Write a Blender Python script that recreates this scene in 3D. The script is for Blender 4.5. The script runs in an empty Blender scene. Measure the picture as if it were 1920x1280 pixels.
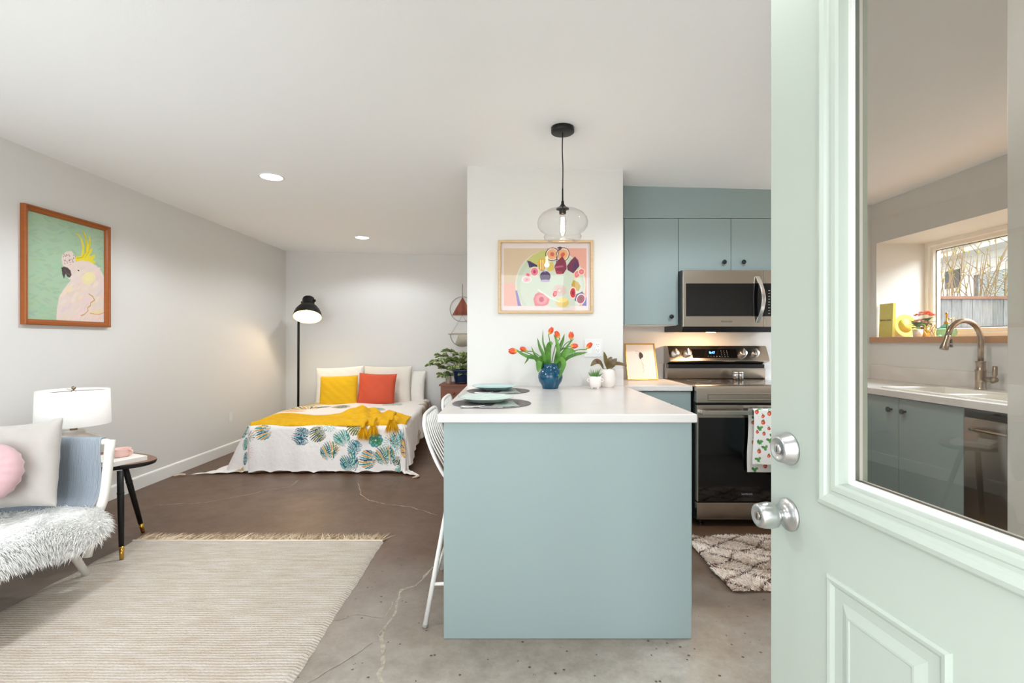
import bpy, bmesh, math, random
import numpy as np
from mathutils import Vector, Matrix
random.seed(7); RNG = np.random.default_rng(7)
C = bpy.context.scene.collection
PI = math.pi
H = 1.205; F = 907.0
def at(px, py, Y):                       # photograph measurement -> point at real depth Y
    return Vector(((px - 960) / F * Y, Y, H - (py - 639.5) / F * Y))
def zc(x): return 2.35 - 0.0246 * x      # the ceiling slopes gently

# ------------------------------------------------------------------ camera, world, lights
cam = bpy.data.cameras.new('camera'); cam.sensor_width = 36; cam.lens = 17.006; cam.clip_start = 0.02
camo = bpy.data.objects.new('camera', cam); C.objects.link(camo)
camo.location = (0, 0, H); camo.rotation_euler = (PI / 2, 0, 0)
sc = bpy.context.scene; sc.camera = camo
sc.view_settings.view_transform = 'Standard'; sc.view_settings.look = 'None'
sc.view_settings.gamma = 1; sc.view_settings.use_curve_mapping = False
sc.view_settings.exposure = 0.76
try:
    sc.cycles.max_bounces = 10; sc.cycles.diffuse_bounces = 6; sc.cycles.transparent_max_bounces = 16
    sc.cycles.sample_clamp_indirect = 6; sc.cycles.use_denoising = True
    sc.cycles.caustics_reflective = False; sc.cycles.caustics_refractive = False
except Exception: pass
w = bpy.data.worlds.new('overcast_sky'); sc.world = w; w.use_nodes = True
bg = w.node_tree.nodes['Background']; bg.inputs[0].default_value = (0.92, 0.96, 1.0, 1); bg.inputs[1].default_value = 2.5

def light(name, kind, loc, energy, color=(1, 1, 1), size=None, rot=(0, 0, 0), **kw):
    l = bpy.data.lights.new(name, kind); l.energy = energy; l.color = color
    if kind == 'AREA':
        l.shape = 'RECTANGLE'; l.size, l.size_y = size
    elif size is not None: l.shadow_soft_size = size
    for k, v in kw.items(): setattr(l, k, v)
    o = bpy.data.objects.new(name, l); C.objects.link(o); o.location = loc; o.rotation_euler = rot
    return o
# daylight by the open doorway, plus fill through the added, unseen front window
light('daylight_doorway', 'AREA', (0.2, -3.6, 1.4), 20, (0.86, 0.93, 1.0), (3.4, 2.6), (PI / 2 + .06, 0, 0))
light('daylight_added_window', 'AREA', (-1.8, -1.6, .8), 72, (0.86, 0.93, 1.0), (2.8, 1.4), (PI / 2 + .66, 0, 0))
light('daylight_kitchen_window', 'AREA', (4.7, 2.75, 3.2), 480, (0.72, 0.87, 1.0), (2.6, 1.6), Vector((1.5, -.3, 1.6)).to_track_quat('Z', 'Y').to_euler())

# ------------------------------------------------------------------ materials
def lin(c): return tuple((x / 255 / 12.92) if x / 255 <= 0.04045 else ((x / 255 + 0.055) / 1.055) ** 2.4 for x in c[:3])
def mat(name, rgb, rough=0.5, metal=0.0, spec=0.5, noise=None, bump=None, emit=None, strength=0, coat=0, sheen=0, trans=0, sss=0, attr=None):
    m = bpy.data.materials.new(name); m.use_nodes = True
    n = m.node_tree.nodes; L = m.node_tree.links; b = n['Principled BSDF']
    col = (*lin(rgb), 1)
    b.inputs['Base Color'].default_value = col; b.inputs['Roughness'].default_value = rough
    b.inputs['Metallic'].default_value = metal; b.inputs['Specular IOR Level'].default_value = spec
    b.inputs['Coat Weight'].default_value = coat; b.inputs['Sheen Weight'].default_value = sheen
    b.inputs['Transmission Weight'].default_value = trans
    tc = n.new('ShaderNodeTexCoord')
    src = None
    if attr:
        a = n.new('ShaderNodeAttribute'); a.attribute_name = attr; src = a.outputs['Color']
        L.new(src, b.inputs['Base Color'])
    if noise:   # (scale, amount, stretch, second colour or None)
        sc_, amt, st, c2 = noise
        mp = n.new('ShaderNodeMapping'); mp.inputs['Scale'].default_value = st; L.new(tc.outputs['Object'], mp.inputs[0])
        t = n.new('ShaderNodeTexNoise'); t.inputs['Scale'].default_value = sc_; t.inputs['Detail'].default_value = 5; L.new(mp.outputs[0], t.inputs[0])
        mr = n.new('ShaderNodeMapRange'); mr.inputs[1].default_value = 0.3; mr.inputs[2].default_value = 0.7
        mr.inputs[3].default_value = 0; mr.inputs[4].default_value = amt; L.new(t.outputs[0], mr.inputs[0])
        mx = n.new('ShaderNodeMix'); mx.data_type = 'RGBA'; L.new(mr.outputs[0], mx.inputs[0])
        mx.inputs[6].default_value = col; mx.inputs[7].default_value = (*lin(c2), 1) if c2 else (col[0] * .6, col[1] * .6, col[2] * .6, 1)
        if src: L.new(src, mx.inputs[6])
        L.new(mx.outputs[2], b.inputs['Base Color'])
    if bump:    # (scale, distance, stretch)
        mp = n.new('ShaderNodeMapping'); mp.inputs['Scale'].default_value = bump[2]; L.new(tc.outputs['Object'], mp.inputs[0])
        t = n.new('ShaderNodeTexNoise'); t.inputs['Scale'].default_value = bump[0]; t.inputs['Detail'].default_value = 4; L.new(mp.outputs[0], t.inputs[0])
        bp = n.new('ShaderNodeBump'); bp.inputs['Distance'].default_value = bump[1]; bp.inputs['Strength'].default_value = 0.6
        L.new(t.outputs[0], bp.inputs['Height']); L.new(bp.outputs[0], b.inputs['Normal'])
    if emit:
        b.inputs['Emission Color'].default_value = (*lin(emit), 1); b.inputs['Emission Strength'].default_value = strength
    return m
I1 = (1, 1, 1)
def thin_glass(name, tint, ior=1.5, rough=0.0, edge=0.0):
    m = bpy.data.materials.new(name); m.use_nodes = True; n = m.node_tree.nodes; L = m.node_tree.links
    n.remove(n['Principled BSDF']); out = n['Material Output']
    tr = n.new('ShaderNodeBsdfTransparent'); tr.inputs[0].default_value = (*tint, 1)
    if edge:
        lw = n.new('ShaderNodeLayerWeight'); lw.inputs[0].default_value = 0.25
        mx = n.new('ShaderNodeMix'); mx.data_type = 'RGBA'; mx.inputs[6].default_value = (*tint, 1); mx.inputs[7].default_value = (tint[0] * edge, tint[1] * edge, tint[2] * edge, 1)
        L.new(lw.outputs['Facing'], mx.inputs[0]); L.new(mx.outputs[2], tr.inputs[0])
    gl = n.new('ShaderNodeBsdfGlossy'); gl.inputs['Roughness'].default_value = rough
    r0 = ((ior - 1) / (ior + 1)) ** 2
    lf = n.new('ShaderNodeLayerWeight'); lf.inputs[0].default_value = 0.5
    pw = n.new('ShaderNodeMath'); pw.operation = 'POWER'; pw.inputs[1].default_value = 5; L.new(lf.outputs['Facing'], pw.inputs[0])
    fr = n.new('ShaderNodeMath'); fr.operation = 'MULTIPLY_ADD'; fr.inputs[1].default_value = 1 - r0; fr.inputs[2].default_value = r0; L.new(pw.outputs[0], fr.inputs[0])
    ms = n.new('ShaderNodeMixShader'); L.new(fr.outputs[0], ms.inputs[0]); L.new(tr.outputs[0], ms.inputs[1]); L.new(gl.outputs[0], ms.inputs[2])
    L.new(ms.outputs[0], out.inputs[0]); return m

PAINT = mat('white_wall_paint', (222, 220, 216), 0.55, spec=0.3, bump=(220, 0.0006, I1))
CEIL = mat('white_ceiling_paint', (247, 247, 247), 0.8, spec=0.1, bump=(150, 0.0006, I1))
TRIM = mat('white_trim_paint', (238, 237, 233), 0.35)
SEA = mat('sea_green_cabinet_paint', (149, 165, 164), 0.42, spec=0.4)
DOORG = mat('pale_green_door_paint', (174, 183, 172), 0.38, spec=0.45)
QUARTZ = mat('white_quartz', (226, 221, 217), 0.22, noise=(3.0, 0.25, (1, 2.2, 1), (206, 199, 194)))
MARBLE = mat('veined_white_backsplash', (228, 224, 219), 0.25, noise=(6, 0.35, (1, 1, 3), (190, 184, 178)))
STEEL = mat('brushed_stainless', (186, 176, 164), 0.26, 1.0, noise=(40, 0.25, (0.3, 1, 14), (150, 140, 128)))
CHROME = mat('satin_chrome', (208, 208, 208), 0.3, 1.0)
NICKEL = mat('brushed_nickel', (160, 140, 118), 0.28, 1.0)
BLACKG = mat('black_glass', (8, 8, 9), 0.05, spec=0.6)
COOKG = mat('ceramic_cooktop_glass', (30, 26, 23), 0.08, spec=0.9, coat=0.6)
BLACKP = mat('black_plastic', (18, 18, 20), 0.4)
BLACKM = mat('matte_black_metal', (24, 23, 23), 0.45, 0.3)
WHITEM = mat('white_powder_coat', (238, 236, 231), 0.3)
WPLAST = mat('white_plastic', (226, 226, 225), 0.35)
BRASS = mat('brass', (205, 160, 70), 0.25, 1.0)
GOLD = mat('gold_frame', (214, 170, 75), 0.3, 0.7)
OAK = mat('light_oak', (214, 184, 142), 0.45, noise=(14, 0.5, (1, 8, 8), (190, 155, 110)))
SILLW = mat('honey_wood_sill', (190, 135, 82), 0.45, noise=(10, 0.4, (6, 1, 6), (165, 110, 62)))
WALNUT = mat('reddish_walnut', (130, 66, 24), 0.4, noise=(12, 0.6, (1, 7, 7), (98, 46, 16)))
TOPW = mat('walnut_table_top', (132, 84, 56), 0.3, noise=(9, 0.6, (1, 8, 1), (104, 62, 40)))
PICW = mat('orange_stained_wood', (160, 86, 30), 0.35, noise=(20, 0.4, (1, 1, 6), (134, 66, 20)))
WWOOD = mat('white_painted_wood', (236, 232, 224), 0.4)
CORD = mat('blue_grey_cord', (158, 166, 175), 0.7, noise=(3, 0.35, I1, (126, 136, 148)))
LINEN = mat('beige_velvet_linen', (188, 181, 174), 0.85, noise=(7, 0.3, I1, (170, 162, 156)), bump=(260, 0.002, I1), sheen=0.3)
PINKV = mat('dusty_pink_velvet', (206, 168, 170), 0.7, sheen=0.4, noise=(9, 0.35, I1, (184, 142, 148)))
PWHITE = mat('white_cotton', (236, 232, 224), 0.85, bump=(120, 0.003, (1, 1, 3)))
PCREAM = mat('cream_cotton', (226, 220, 208), 0.85, bump=(90, 0.003, (4, 1, 1)))
PYEL = mat('mustard_knit', (236, 186, 12), 0.85, noise=(10, 0.3, (1, 1, 6), (214, 158, 4)), bump=(150, 0.006, (1, 1, 4)))
PCOR = mat('coral_cotton', (206, 84, 48), 0.8, noise=(5, 0.4, I1, (184, 62, 50)), bump=(200, 0.002, I1))
THROWM = mat('yellow_knit_throw', (238, 184, 10), 0.9, noise=(22, 0.35, I1, (214, 150, 2)), bump=(70, 0.012, (1, 3, 1)))
SHADE = mat('white_lampshade', (246, 243, 238), 0.8)
LAMPG = mat('cream_glazed_ceramic', (222, 214, 204), 0.15, coat=0.4)
MINT = mat('mint_stoneware', (196, 216, 208), 0.2, coat=0.3)
MINT2 = mat('aqua_stoneware', (178, 208, 206), 0.2, coat=0.3)
GREYW = mat('grey_woven_vinyl', (124, 118, 116), 0.7, noise=(160, 0.8, (1, 0.3, 1), (88, 84, 84)), bump=(160, 0.004, I1))
NAPK = mat('grey_green_napkin', (168, 180, 172), 0.8)
BLUEV = mat('teal_blue_glaze', (0, 82, 112), 0.14, noise=(18, 0.7, I1, (0, 50, 78)), coat=0.2)
DBLUE = mat('dark_blue_glaze', (30, 56, 92), 0.25, noise=(8, 0.6, I1, (16, 30, 48)), coat=0.3)
CERW = mat('white_ceramic', (238, 230, 224), 0.35)
SOIL = mat('soil', (50, 38, 28), 0.9)
LGREEN = mat('tulip_leaf_green', (98, 150, 46), 0.4, noise=(16, 0.9, I1, (46, 98, 40)))
LG2 = mat('succulent_green', (110, 150, 84), 0.4, noise=(30, 0.5, I1, (60, 100, 50)))
DKG = mat('dark_leaf_green', (44, 84, 40), 0.4, noise=(20, 0.5, I1, (88, 120, 50)))
VARI = mat('variegated_leaf', (62, 92, 36), 0.4, attr='Col')
PURPL = mat('purple_green_leaf', (88, 52, 48), 0.4, noise=(28, 0.9, I1, (112, 104, 40)))
TULIP = mat('red_orange_tulip', (224, 66, 34), 0.45, attr='Col')
PINKC = mat('pink_ceramic', (240, 198, 188), 0.3)
PAPER = mat('book_paper', (238, 232, 222), 0.8)
BOOKW = mat('white_book_cover', (240, 236, 230), 0.5)
YBOOK = mat('yellow_book_cover', (214, 194, 66), 0.5, noise=(9, 0.5, (1, 1, 6), (232, 216, 110)))
YBOOK2 = mat('lemon_print_cover', (246, 226, 90), 0.5, noise=(9, 1.0, I1, (224, 170, 20)))
ORANGEF = mat('orange_petals', (238, 92, 30), 0.6, noise=(60, 0.7, I1, (250, 150, 60)))
PINKF = mat('pink_petals', (240, 170, 160), 0.6, noise=(60, 0.7, I1, (250, 210, 190)))
GGLASS = thin_glass('green_bottle_glass', (0.62, 0.92, 0.78), 1.5, edge=0.6)
CGLASS = thin_glass('clear_pendant_glass', (0.97, 0.97, 0.97), 1.28, edge=0.9)
PICG = thin_glass('picture_glass', (0.98, 0.98, 0.98), 1.5)
DGLASS = thin_glass('door_double_glazing', (0.84, 0.815, 0.78), 1.62)
WGLASS = thin_glass('window_glass', (0.97, 0.98, 0.98), 1.3)
VCOL = mat('printed_paper', (255, 255, 255), 0.6, attr='Col')
VCLOTH = mat('printed_cotton', (255, 255, 255), 0.85, attr='Col', bump=(25, 0.01, I1))
VTOWEL = mat('printed_tea_towel', (255, 255, 255), 0.9, attr='Col')
VFUR = mat('shag_wool', (255, 255, 255), 0.9, attr='Col')
FUR = mat('sheepskin_wool', (253, 252, 249), 0.8, sheen=0.5)
BLUEE = mat('blue_clock_digits', (60, 120, 255), 0.4, emit=(70, 140, 255), strength=5)
WARME = mat('warm_bulb', (255, 225, 160), 0.4, emit=(255, 214, 140), strength=14)
SHIN = mat('lamp_inner_enamel', (255, 240, 190), 0.5, emit=(255, 234, 170), strength=0.9)
CANE = mat('downlight_lens', (255, 250, 240), 0.4, emit=(255, 246, 230), strength=9)
HOODE = mat('hood_lamp_lens', (255, 200, 120), 0.4, emit=(255, 190, 100), strength=22)
GREYT = mat('engraved_grey', (92, 86, 80), 0.5)
LGREYT = mat('light_grey_print', (150, 150, 150), 0.5)
DARKT = mat('dark_print', (60, 50, 46), 0.6)

# ------------------------------------------------------------------ helpers
def root_loc(o):
    v = Vector((0, 0, 0))
    while o: v += o.location; o = o.parent
    return v
def finish(o, m, parent, smooth, bevel):
    if m is not None:
        for mm in (m if isinstance(m, (list, tuple)) else [m]): o.data.materials.append(mm)
    if smooth:
        for p in o.data.polygons: p.use_smooth = True
    if bevel:
        b = o.modifiers.new('bevel', 'BEVEL'); b.width = bevel; b.segments = 2; b.limit_method = 'ANGLE'; b.angle_limit = 0.7
        for p in o.data.polygons: p.use_smooth = True
        b.harden_normals = True
    if parent is not None: o.parent = parent
    return o
def obj(name, bm, m, parent=None, smooth=False, bevel=0.0, fix=True, kind=None, label=None):
    if fix: bmesh.ops.recalc_face_normals(bm, faces=bm.faces)
    if parent is not None: bmesh.ops.translate(bm, verts=bm.verts, vec=-root_loc(parent))
    me = bpy.data.meshes.new(name); bm.to_mesh(me); bm.free()
    o = bpy.data.objects.new(name, me); C.objects.link(o)
    finish(o, m, parent, smooth, bevel)
    if kind: o['kind'] = kind
    if label: o['label'] = label
    return o
def thing(name, label, cat, loc=(0, 0, 0), group=None, kind=None):
    o = bpy.data.objects.new(name, None); C.objects.link(o); o.location = loc; o.empty_display_size = .1
    if kind: o['kind'] = kind
    else: o['label'] = label; o['category'] = cat
    if group: o['group'] = group
    return o
def tag(o, label, cat, group=None):
    o['label'] = label; o['category'] = cat
    if group: o['group'] = group
    return o
def struct(name, bm, m, **k):
    o = obj(name, bm, m, **k); o['kind'] = 'structure'; return o
def B(): return bmesh.new()
def box(bm, x0, x1, y0, y1, z0, z1, M=None):
    vs = [bm.verts.new((x, y, z)) for x in (x0, x1) for y in (y0, y1) for z in (z0, z1)]
    for f in ((0, 1, 3, 2), (4, 6, 7, 5), (0, 4, 5, 1), (2, 3, 7, 6), (0, 2, 6, 4), (1, 5, 7, 3)): bm.faces.new([vs[i] for i in f])
    if M is not None: bmesh.ops.transform(bm, matrix=M, verts=vs)
    return bm
def boxo(name, dims, m, parent=None, bevel=0.0, **k): return obj(name, box(B(), *dims), m, parent, bevel=bevel, **k)
def prism(bm, pts, axis, a0, a1):     # polygon of (p,q) extruded along axis x / y / z
    def P(p, q, a): return {'x': (a, p, q), 'y': (p, a, q), 'z': (p, q, a)}[axis]
    A = [bm.verts.new(P(p, q, a0)) for p, q in pts]; D = [bm.verts.new(P(p, q, a1)) for p, q in pts]
    bm.faces.new(A); bm.faces.new(D[::-1]); n = len(pts)
    for i in range(n): bm.faces.new((A[i], A[(i + 1) % n], D[(i + 1) % n], D[i]))
    return bm
def lathe(bm, prof, n=32, c=(0, 0, 0), M=None, caps=True):
    rings = []; new = []
    for r, z in prof:
        if r < 1e-6: v = [bm.verts.new((c[0], c[1], c[2] + z))]
        else: v = [bm.verts.new((c[0] + r * math.cos(2 * PI * i / n), c[1] + r * math.sin(2 * PI * i / n), c[2] + z)) for i in range(n)]
        rings.append(v); new += v
    for a, b in zip(rings, rings[1:]):
        if len(a) == 1 and len(b) == 1: continue
        for i in range(n):
            j = (i + 1) % n
            if len(a) == 1: bm.faces.new((a[0], b[i], b[j]))
            elif len(b) == 1: bm.faces.new((a[i], a[j], b[0]))
            else: bm.faces.new((a[i], a[j], b[j], b[i]))
    if caps:
        if len(rings[0]) > 1: bm.faces.new(rings[0][::-1])
        if len(rings[-1]) > 1: bm.faces.new(rings[-1])
    if M is not None: bmesh.ops.transform(bm, matrix=M, verts=new)
    return bm
def tube(bm, pts, r, n=8, closed=False, cap=True):
    pts = [Vector(p) for p in pts]; N = len(pts); rs = r if isinstance(r, (list, tuple)) else [r] * N
    rings = []; up = None
    for i in range(N):
        if closed: t = (pts[(i + 1) % N] - pts[i - 1]).normalized()
        else: t = (pts[min(i + 1, N - 1)] - pts[max(i - 1, 0)]).normalized()
        if up is None: up = t.orthogonal().normalized()
        up = (up - t * up.dot(t)).normalized(); s = t.cross(up)
        rings.append([bm.verts.new(pts[i] + (up * math.cos(2 * PI * k / n) + s * math.sin(2 * PI * k / n)) * rs[i]) for k in range(n)])
    for i in range(N if closed else N - 1):
        a, b = rings[i], rings[(i + 1) % N]
        for k in range(n): bm.faces.new((a[k], a[(k + 1) % n], b[(k + 1) % n], b[k]))
    if cap and not closed: bm.faces.new(rings[0][::-1]); bm.faces.new(rings[-1])
    return bm
def smoothpath(pts, n=6):               # Catmull-Rom
    P = [Vector(p) for p in pts]; P = [2 * P[0] - P[1]] + P + [2 * P[-1] - P[-2]]; out = []
    for i in range(1, len(P) - 2):
        for k in range(n):
            t = k / n; a, b, c, d = P[i - 1], P[i], P[i + 1], P[i + 2]
            out.append(0.5 * ((2 * b) + (c - a) * t + (2 * a - 5 * b + 4 * c - d) * t * t + (3 * b - a - 3 * c + d) * t ** 3))
    out.append(P[-2]); return out
def disc(bm, c, axis, r, h, n=24, r2=None):   # cylinder from c along axis
    q = Vector(axis).normalized().to_track_quat('Z', 'Y').to_matrix().to_4x4()
    return lathe(bm, [(r, 0), (r if r2 is None else r2, h)], n, M=Matrix.Translation(c) @ q)
def lathe_dir(bm, prof, c, axis, n=28, caps=True):
    q = Vector(axis).normalized().to_track_quat('Z', 'Y').to_matrix().to_4x4()
    return lathe(bm, prof, n, M=Matrix.Translation(c) @ q, caps=caps)
def rect_ring(bm, a0, a1, b0, b1, prof, fn):  # prof = (inset, height); fn(a,b,h) -> point
    loops = []
    for d, h in prof:
        loops.append([bm.verts.new(fn(a, b, h)) for a, b in ((a0 + d, b0 + d), (a1 - d, b0 + d), (a1 - d, b1 - d), (a0 + d, b1 - d))])
    for p, q in zip(loops, loops[1:]):
        for i in range(4): bm.faces.new((p[i], p[(i + 1) % 4], q[(i + 1) % 4], q[i]))
    return loops
def leaf(bm, pts, wid, up=(0, 0, 1), fold=0.25, tip=True, prof=None):
    pts = smoothpath(pts, 4); N = len(pts); up = Vector(up); rows = []
    for i, p in enumerate(pts):
        t = (pts[min(i + 1, N - 1)] - pts[max(i - 1, 0)]).normalized(); s = t.cross(up)
        if s.length < 1e-4: s = Vector((1, 0, 0))
        s.normalize(); nrm = s.cross(t); f = i / (N - 1)
        k = (prof(f) if prof else math.sin(PI * min(1, f * .92 + .08)) ** 0.75) * wid / 2
        rows.append((bm.verts.new(p - s * k + nrm * k * fold), bm.verts.new(p), bm.verts.new(p + s * k + nrm * k * fold)))
    for a, b in zip(rows, rows[1:]):
        bm.faces.new((a[0], a[1], b[1], b[0])); bm.faces.new((a[1], a[2], b[2], b[1]))
    return bm
def npmesh(name, V, Fc, m, parent=None, smooth=True, col=None, kind=None):
    me = bpy.data.meshes.new(name)
    V = np.asarray(V, dtype=np.float32)
    if parent is not None: V = V - np.array(root_loc(parent), dtype=np.float32)
    me.vertices.add(len(V)); me.vertices.foreach_set('co', V.ravel())
    if isinstance(Fc, list):
        flat = np.concatenate([f.ravel() for f in Fc]); cnt = np.concatenate([np.full(len(f), f.shape[1]) for f in Fc])
    else: flat = Fc.ravel(); cnt = np.full(len(Fc), Fc.shape[1])
    me.loops.add(len(flat)); me.loops.foreach_set('vertex_index', flat.astype(np.int32))
    me.polygons.add(len(cnt)); st = np.concatenate([[0], np.cumsum(cnt)[:-1]])
    me.polygons.foreach_set('loop_start', st.astype(np.int32)); me.polygons.foreach_set('loop_total', cnt.astype(np.int32))
    me.polygons.foreach_set('use_smooth', np.full(len(cnt), smooth))
    if col is not None:
        a = me.color_attributes.new('Col', 'FLOAT_COLOR', 'POINT'); c = np.ones((len(V), 4), dtype=np.float32); c[:, :3] = col
        a.data.foreach_set('color', c.ravel())
    me.update(); me.validate()
    o = bpy.data.objects.new(name, me); C.objects.link(o); me.materials.append(m)
    if parent is not None: o.parent = parent
    if kind: o['kind'] = kind
    return o
def gridfaces(nx, ny, flip=False):
    i, j = np.meshgrid(np.arange(nx - 1), np.arange(ny - 1)); a = (j * nx + i).ravel()
    f = np.stack([a, a + 1, a + nx + 1, a + nx], 1)
    return f[:, ::-1] if flip else f
LIN = np.array([lin((i, i, i))[0] for i in range(256)])
def lc(c): return np.array([LIN[int(max(0, min(255, v)))] for v in c])
def in_poly(X, Y, pts):
    ins = np.zeros(X.shape, bool); n = len(pts)
    for i in range(n):
        x1, y1 = pts[i]; x2, y2 = pts[(i + 1) % n]
        if y1 == y2: continue
        c = ((Y >= min(y1, y2)) & (Y < max(y1, y2))) & (X < (x2 - x1) * (Y - y1) / (y2 - y1) + x1); ins ^= c
    return ins
def paint(X, Y, base, layers):
    col = np.tile(lc(base), X.shape + (1,)).astype(np.float32)
    for l in layers:
        k = l[0]
        if k == 'p': m = in_poly(X, Y, l[1]); c = l[2]
        elif k == 'e':
            _, cx, cy, rx, ry, rot, c = l; a = math.radians(rot); u = (X - cx) * math.cos(a) + (Y - cy) * math.sin(a); v = -(X - cx) * math.sin(a) + (Y - cy) * math.cos(a)
            m = (u / rx) ** 2 + (v / ry) ** 2 < 1
        elif k == 'l':
            _, pts, wd, c = l; m = np.zeros(X.shape, bool)
            for (x1, y1), (x2, y2) in zip(pts, pts[1:]):
                d2 = (x2 - x1) ** 2 + (y2 - y1) ** 2 + 1e-9; t = np.clip(((X - x1) * (x2 - x1) + (Y - y1) * (y2 - y1)) / d2, 0, 1)
                m |= (X - x1 - t * (x2 - x1)) ** 2 + (Y - y1 - t * (y2 - y1)) ** 2 < (wd / 2) ** 2
        elif k == 'stripes':   # striped palm leaf motif
            _, cx, cy, r, rot, cols, freq, curv = l; a = math.radians(rot)
            u = ((X - cx) * math.cos(a) + (Y - cy) * math.sin(a)) / r; v = (-(X - cx) * math.sin(a) + (Y - cy) * math.cos(a)) / r
            s = (np.arctan2(u, v + 1.45) + curv * .45 * v * np.abs(v)) * freq * 1.9; idx = np.floor(s).astype(int); fr = s - idx
            rg = .74 + .26 * np.abs(np.sin(idx * 2.7 + cx * 40)); sh_ = v / rg; wdt = 0.82 * np.clip(1 - sh_ ** 2, 0, 1) ** .8
            inside = (u / 0.86) ** 2 + sh_ ** 2 < 1
            m0 = inside & (np.abs(fr - .5) < wdt / 2)
            for q, cc in enumerate(cols): col[m0 & (idx % len(cols) == q)] = lc(cc)
            continue
        elif k == 'rays':
            _, cx, cy, r, cols, n = l; d = np.hypot(X - cx, Y - cy) / r; an = np.arctan2(Y - cy, X - cx) * n / (2 * PI); idx = np.floor(an).astype(int); fr = an - idx
            m0 = (d < 1) & (d > .12) & (np.abs(fr - .5) < .28 * (1 - d * .6))
            for q, cc in enumerate(cols): col[m0 & (idx % len(cols) == q)] = lc(cc)
            continue
        col[m] = lc(c)
    return col
def strands(name, R, D, ln, wd, bend, m, parent=None, col=None, rng=RNG):
    n = len(R); L = ln * rng.uniform(.6, 1.15, (n, 1)); D = D / np.linalg.norm(D, axis=1, keepdims=True)
    S = np.cross(D, rng.normal(size=(n, 3))); S /= np.linalg.norm(S, axis=1, keepdims=True); S = S * wd / 2
    mid = R + D * L * .55 + bend * L * .18; tip = R + D * L * .9 + bend * L * .75
    V = np.stack([R - S, R + S, mid - S * .8, mid + S * .8, tip], 1).reshape(-1, 3)
    b = np.arange(n)[:, None] * 5
    q = b + np.array([[0, 1, 3, 2]]); t = b + np.array([[2, 3, 4]])
    cc = None if col is None else np.repeat(col, 5, axis=0)
    return npmesh(name, V, [q, t], m, parent, True, cc, 'stuff')
def pillow(name, wx, hz, th, m, M, parent=None, pinch=.05, n=25, wrinkle=.003, seed=0, smoothp=2.6):
    u = np.linspace(-1, 1, n); U, V_ = np.meshgrid(u, u); r = np.random.default_rng(seed)
    t = th / 2 * ((1 - np.abs(U) ** smoothp) * (1 - np.abs(V_) ** smoothp)) ** 0.5
    X = U * wx / 2 * (1 - pinch * (1 - V_ ** 2)); Z = V_ * hz / 2 * (1 - pinch * (1 - U ** 2))
    wr = wrinkle * (np.sin(7 * U + r.uniform(0, 6)) * np.sin(5 * V_ + r.uniform(0, 6)) + .6 * np.sin(13 * (U + V_) + 1)) * (t > 0)
    A = np.stack([X, -t + wr, Z], -1).reshape(-1, 3); Bk = np.stack([X, t + wr, Z], -1).reshape(-1, 3)
    Vv = np.concatenate([A, Bk]); Vv = (np.array(M.to_3x3()) @ Vv.T).T + np.array(M.translation)
    f1 = gridfaces(n, n); f2 = gridfaces(n, n, True) + n * n
    o = npmesh(name, Vv, np.concatenate([f1, f2]), m, parent)
    bm = B(); bm.from_mesh(o.data); bmesh.ops.remove_doubles(bm, verts=bm.verts, dist=1e-4); bm.to_mesh(o.data); bm.free()
    s = o.modifiers.new('s', 'SUBSURF'); s.levels = 1; s.render_levels = 1
    return o
def text(name, s, size, loc, rot, m, parent, ext=0.0004, align='CENTER'):
    cu = bpy.data.curves.new(name, 'FONT'); cu.body = s; cu.size = size; cu.extrude = ext; cu.align_x = align; cu.align_y = 'CENTER'
    t = bpy.data.objects.new('tmp_text', cu); C.objects.link(t); bpy.context.view_layer.update()
    me = bpy.data.meshes.new_from_object(t.evaluated_get(bpy.context.evaluated_depsgraph_get())); bpy.data.objects.remove(t)
    M = Matrix.Translation(Vector(loc) - root_loc(parent)) @ Matrix(rot).to_4x4() if not isinstance(rot, tuple) else None
    if M is None:
        from mathutils import Euler
        M = Matrix.Translation(Vector(loc) - root_loc(parent)) @ Euler(rot).to_matrix().to_4x4()
    me.transform(M); me.name = name
    o = bpy.data.objects.new(name, me); C.objects.link(o); o.parent = parent; me.materials.clear(); me.materials.append(m); return o
def copy_tree(o, loc, label=None, group=None, parent=None):
    def rec(a, p):
        c = a.copy(); C.objects.link(c); c.parent = p
        for ch in a.children: rec(ch, c)
        return c
    r = rec(o, parent); r.location = loc
    if label: r['label'] = label
    if group: r['group'] = group
    return r
TRY = lambda a, b, h: (a, b, h)

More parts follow.
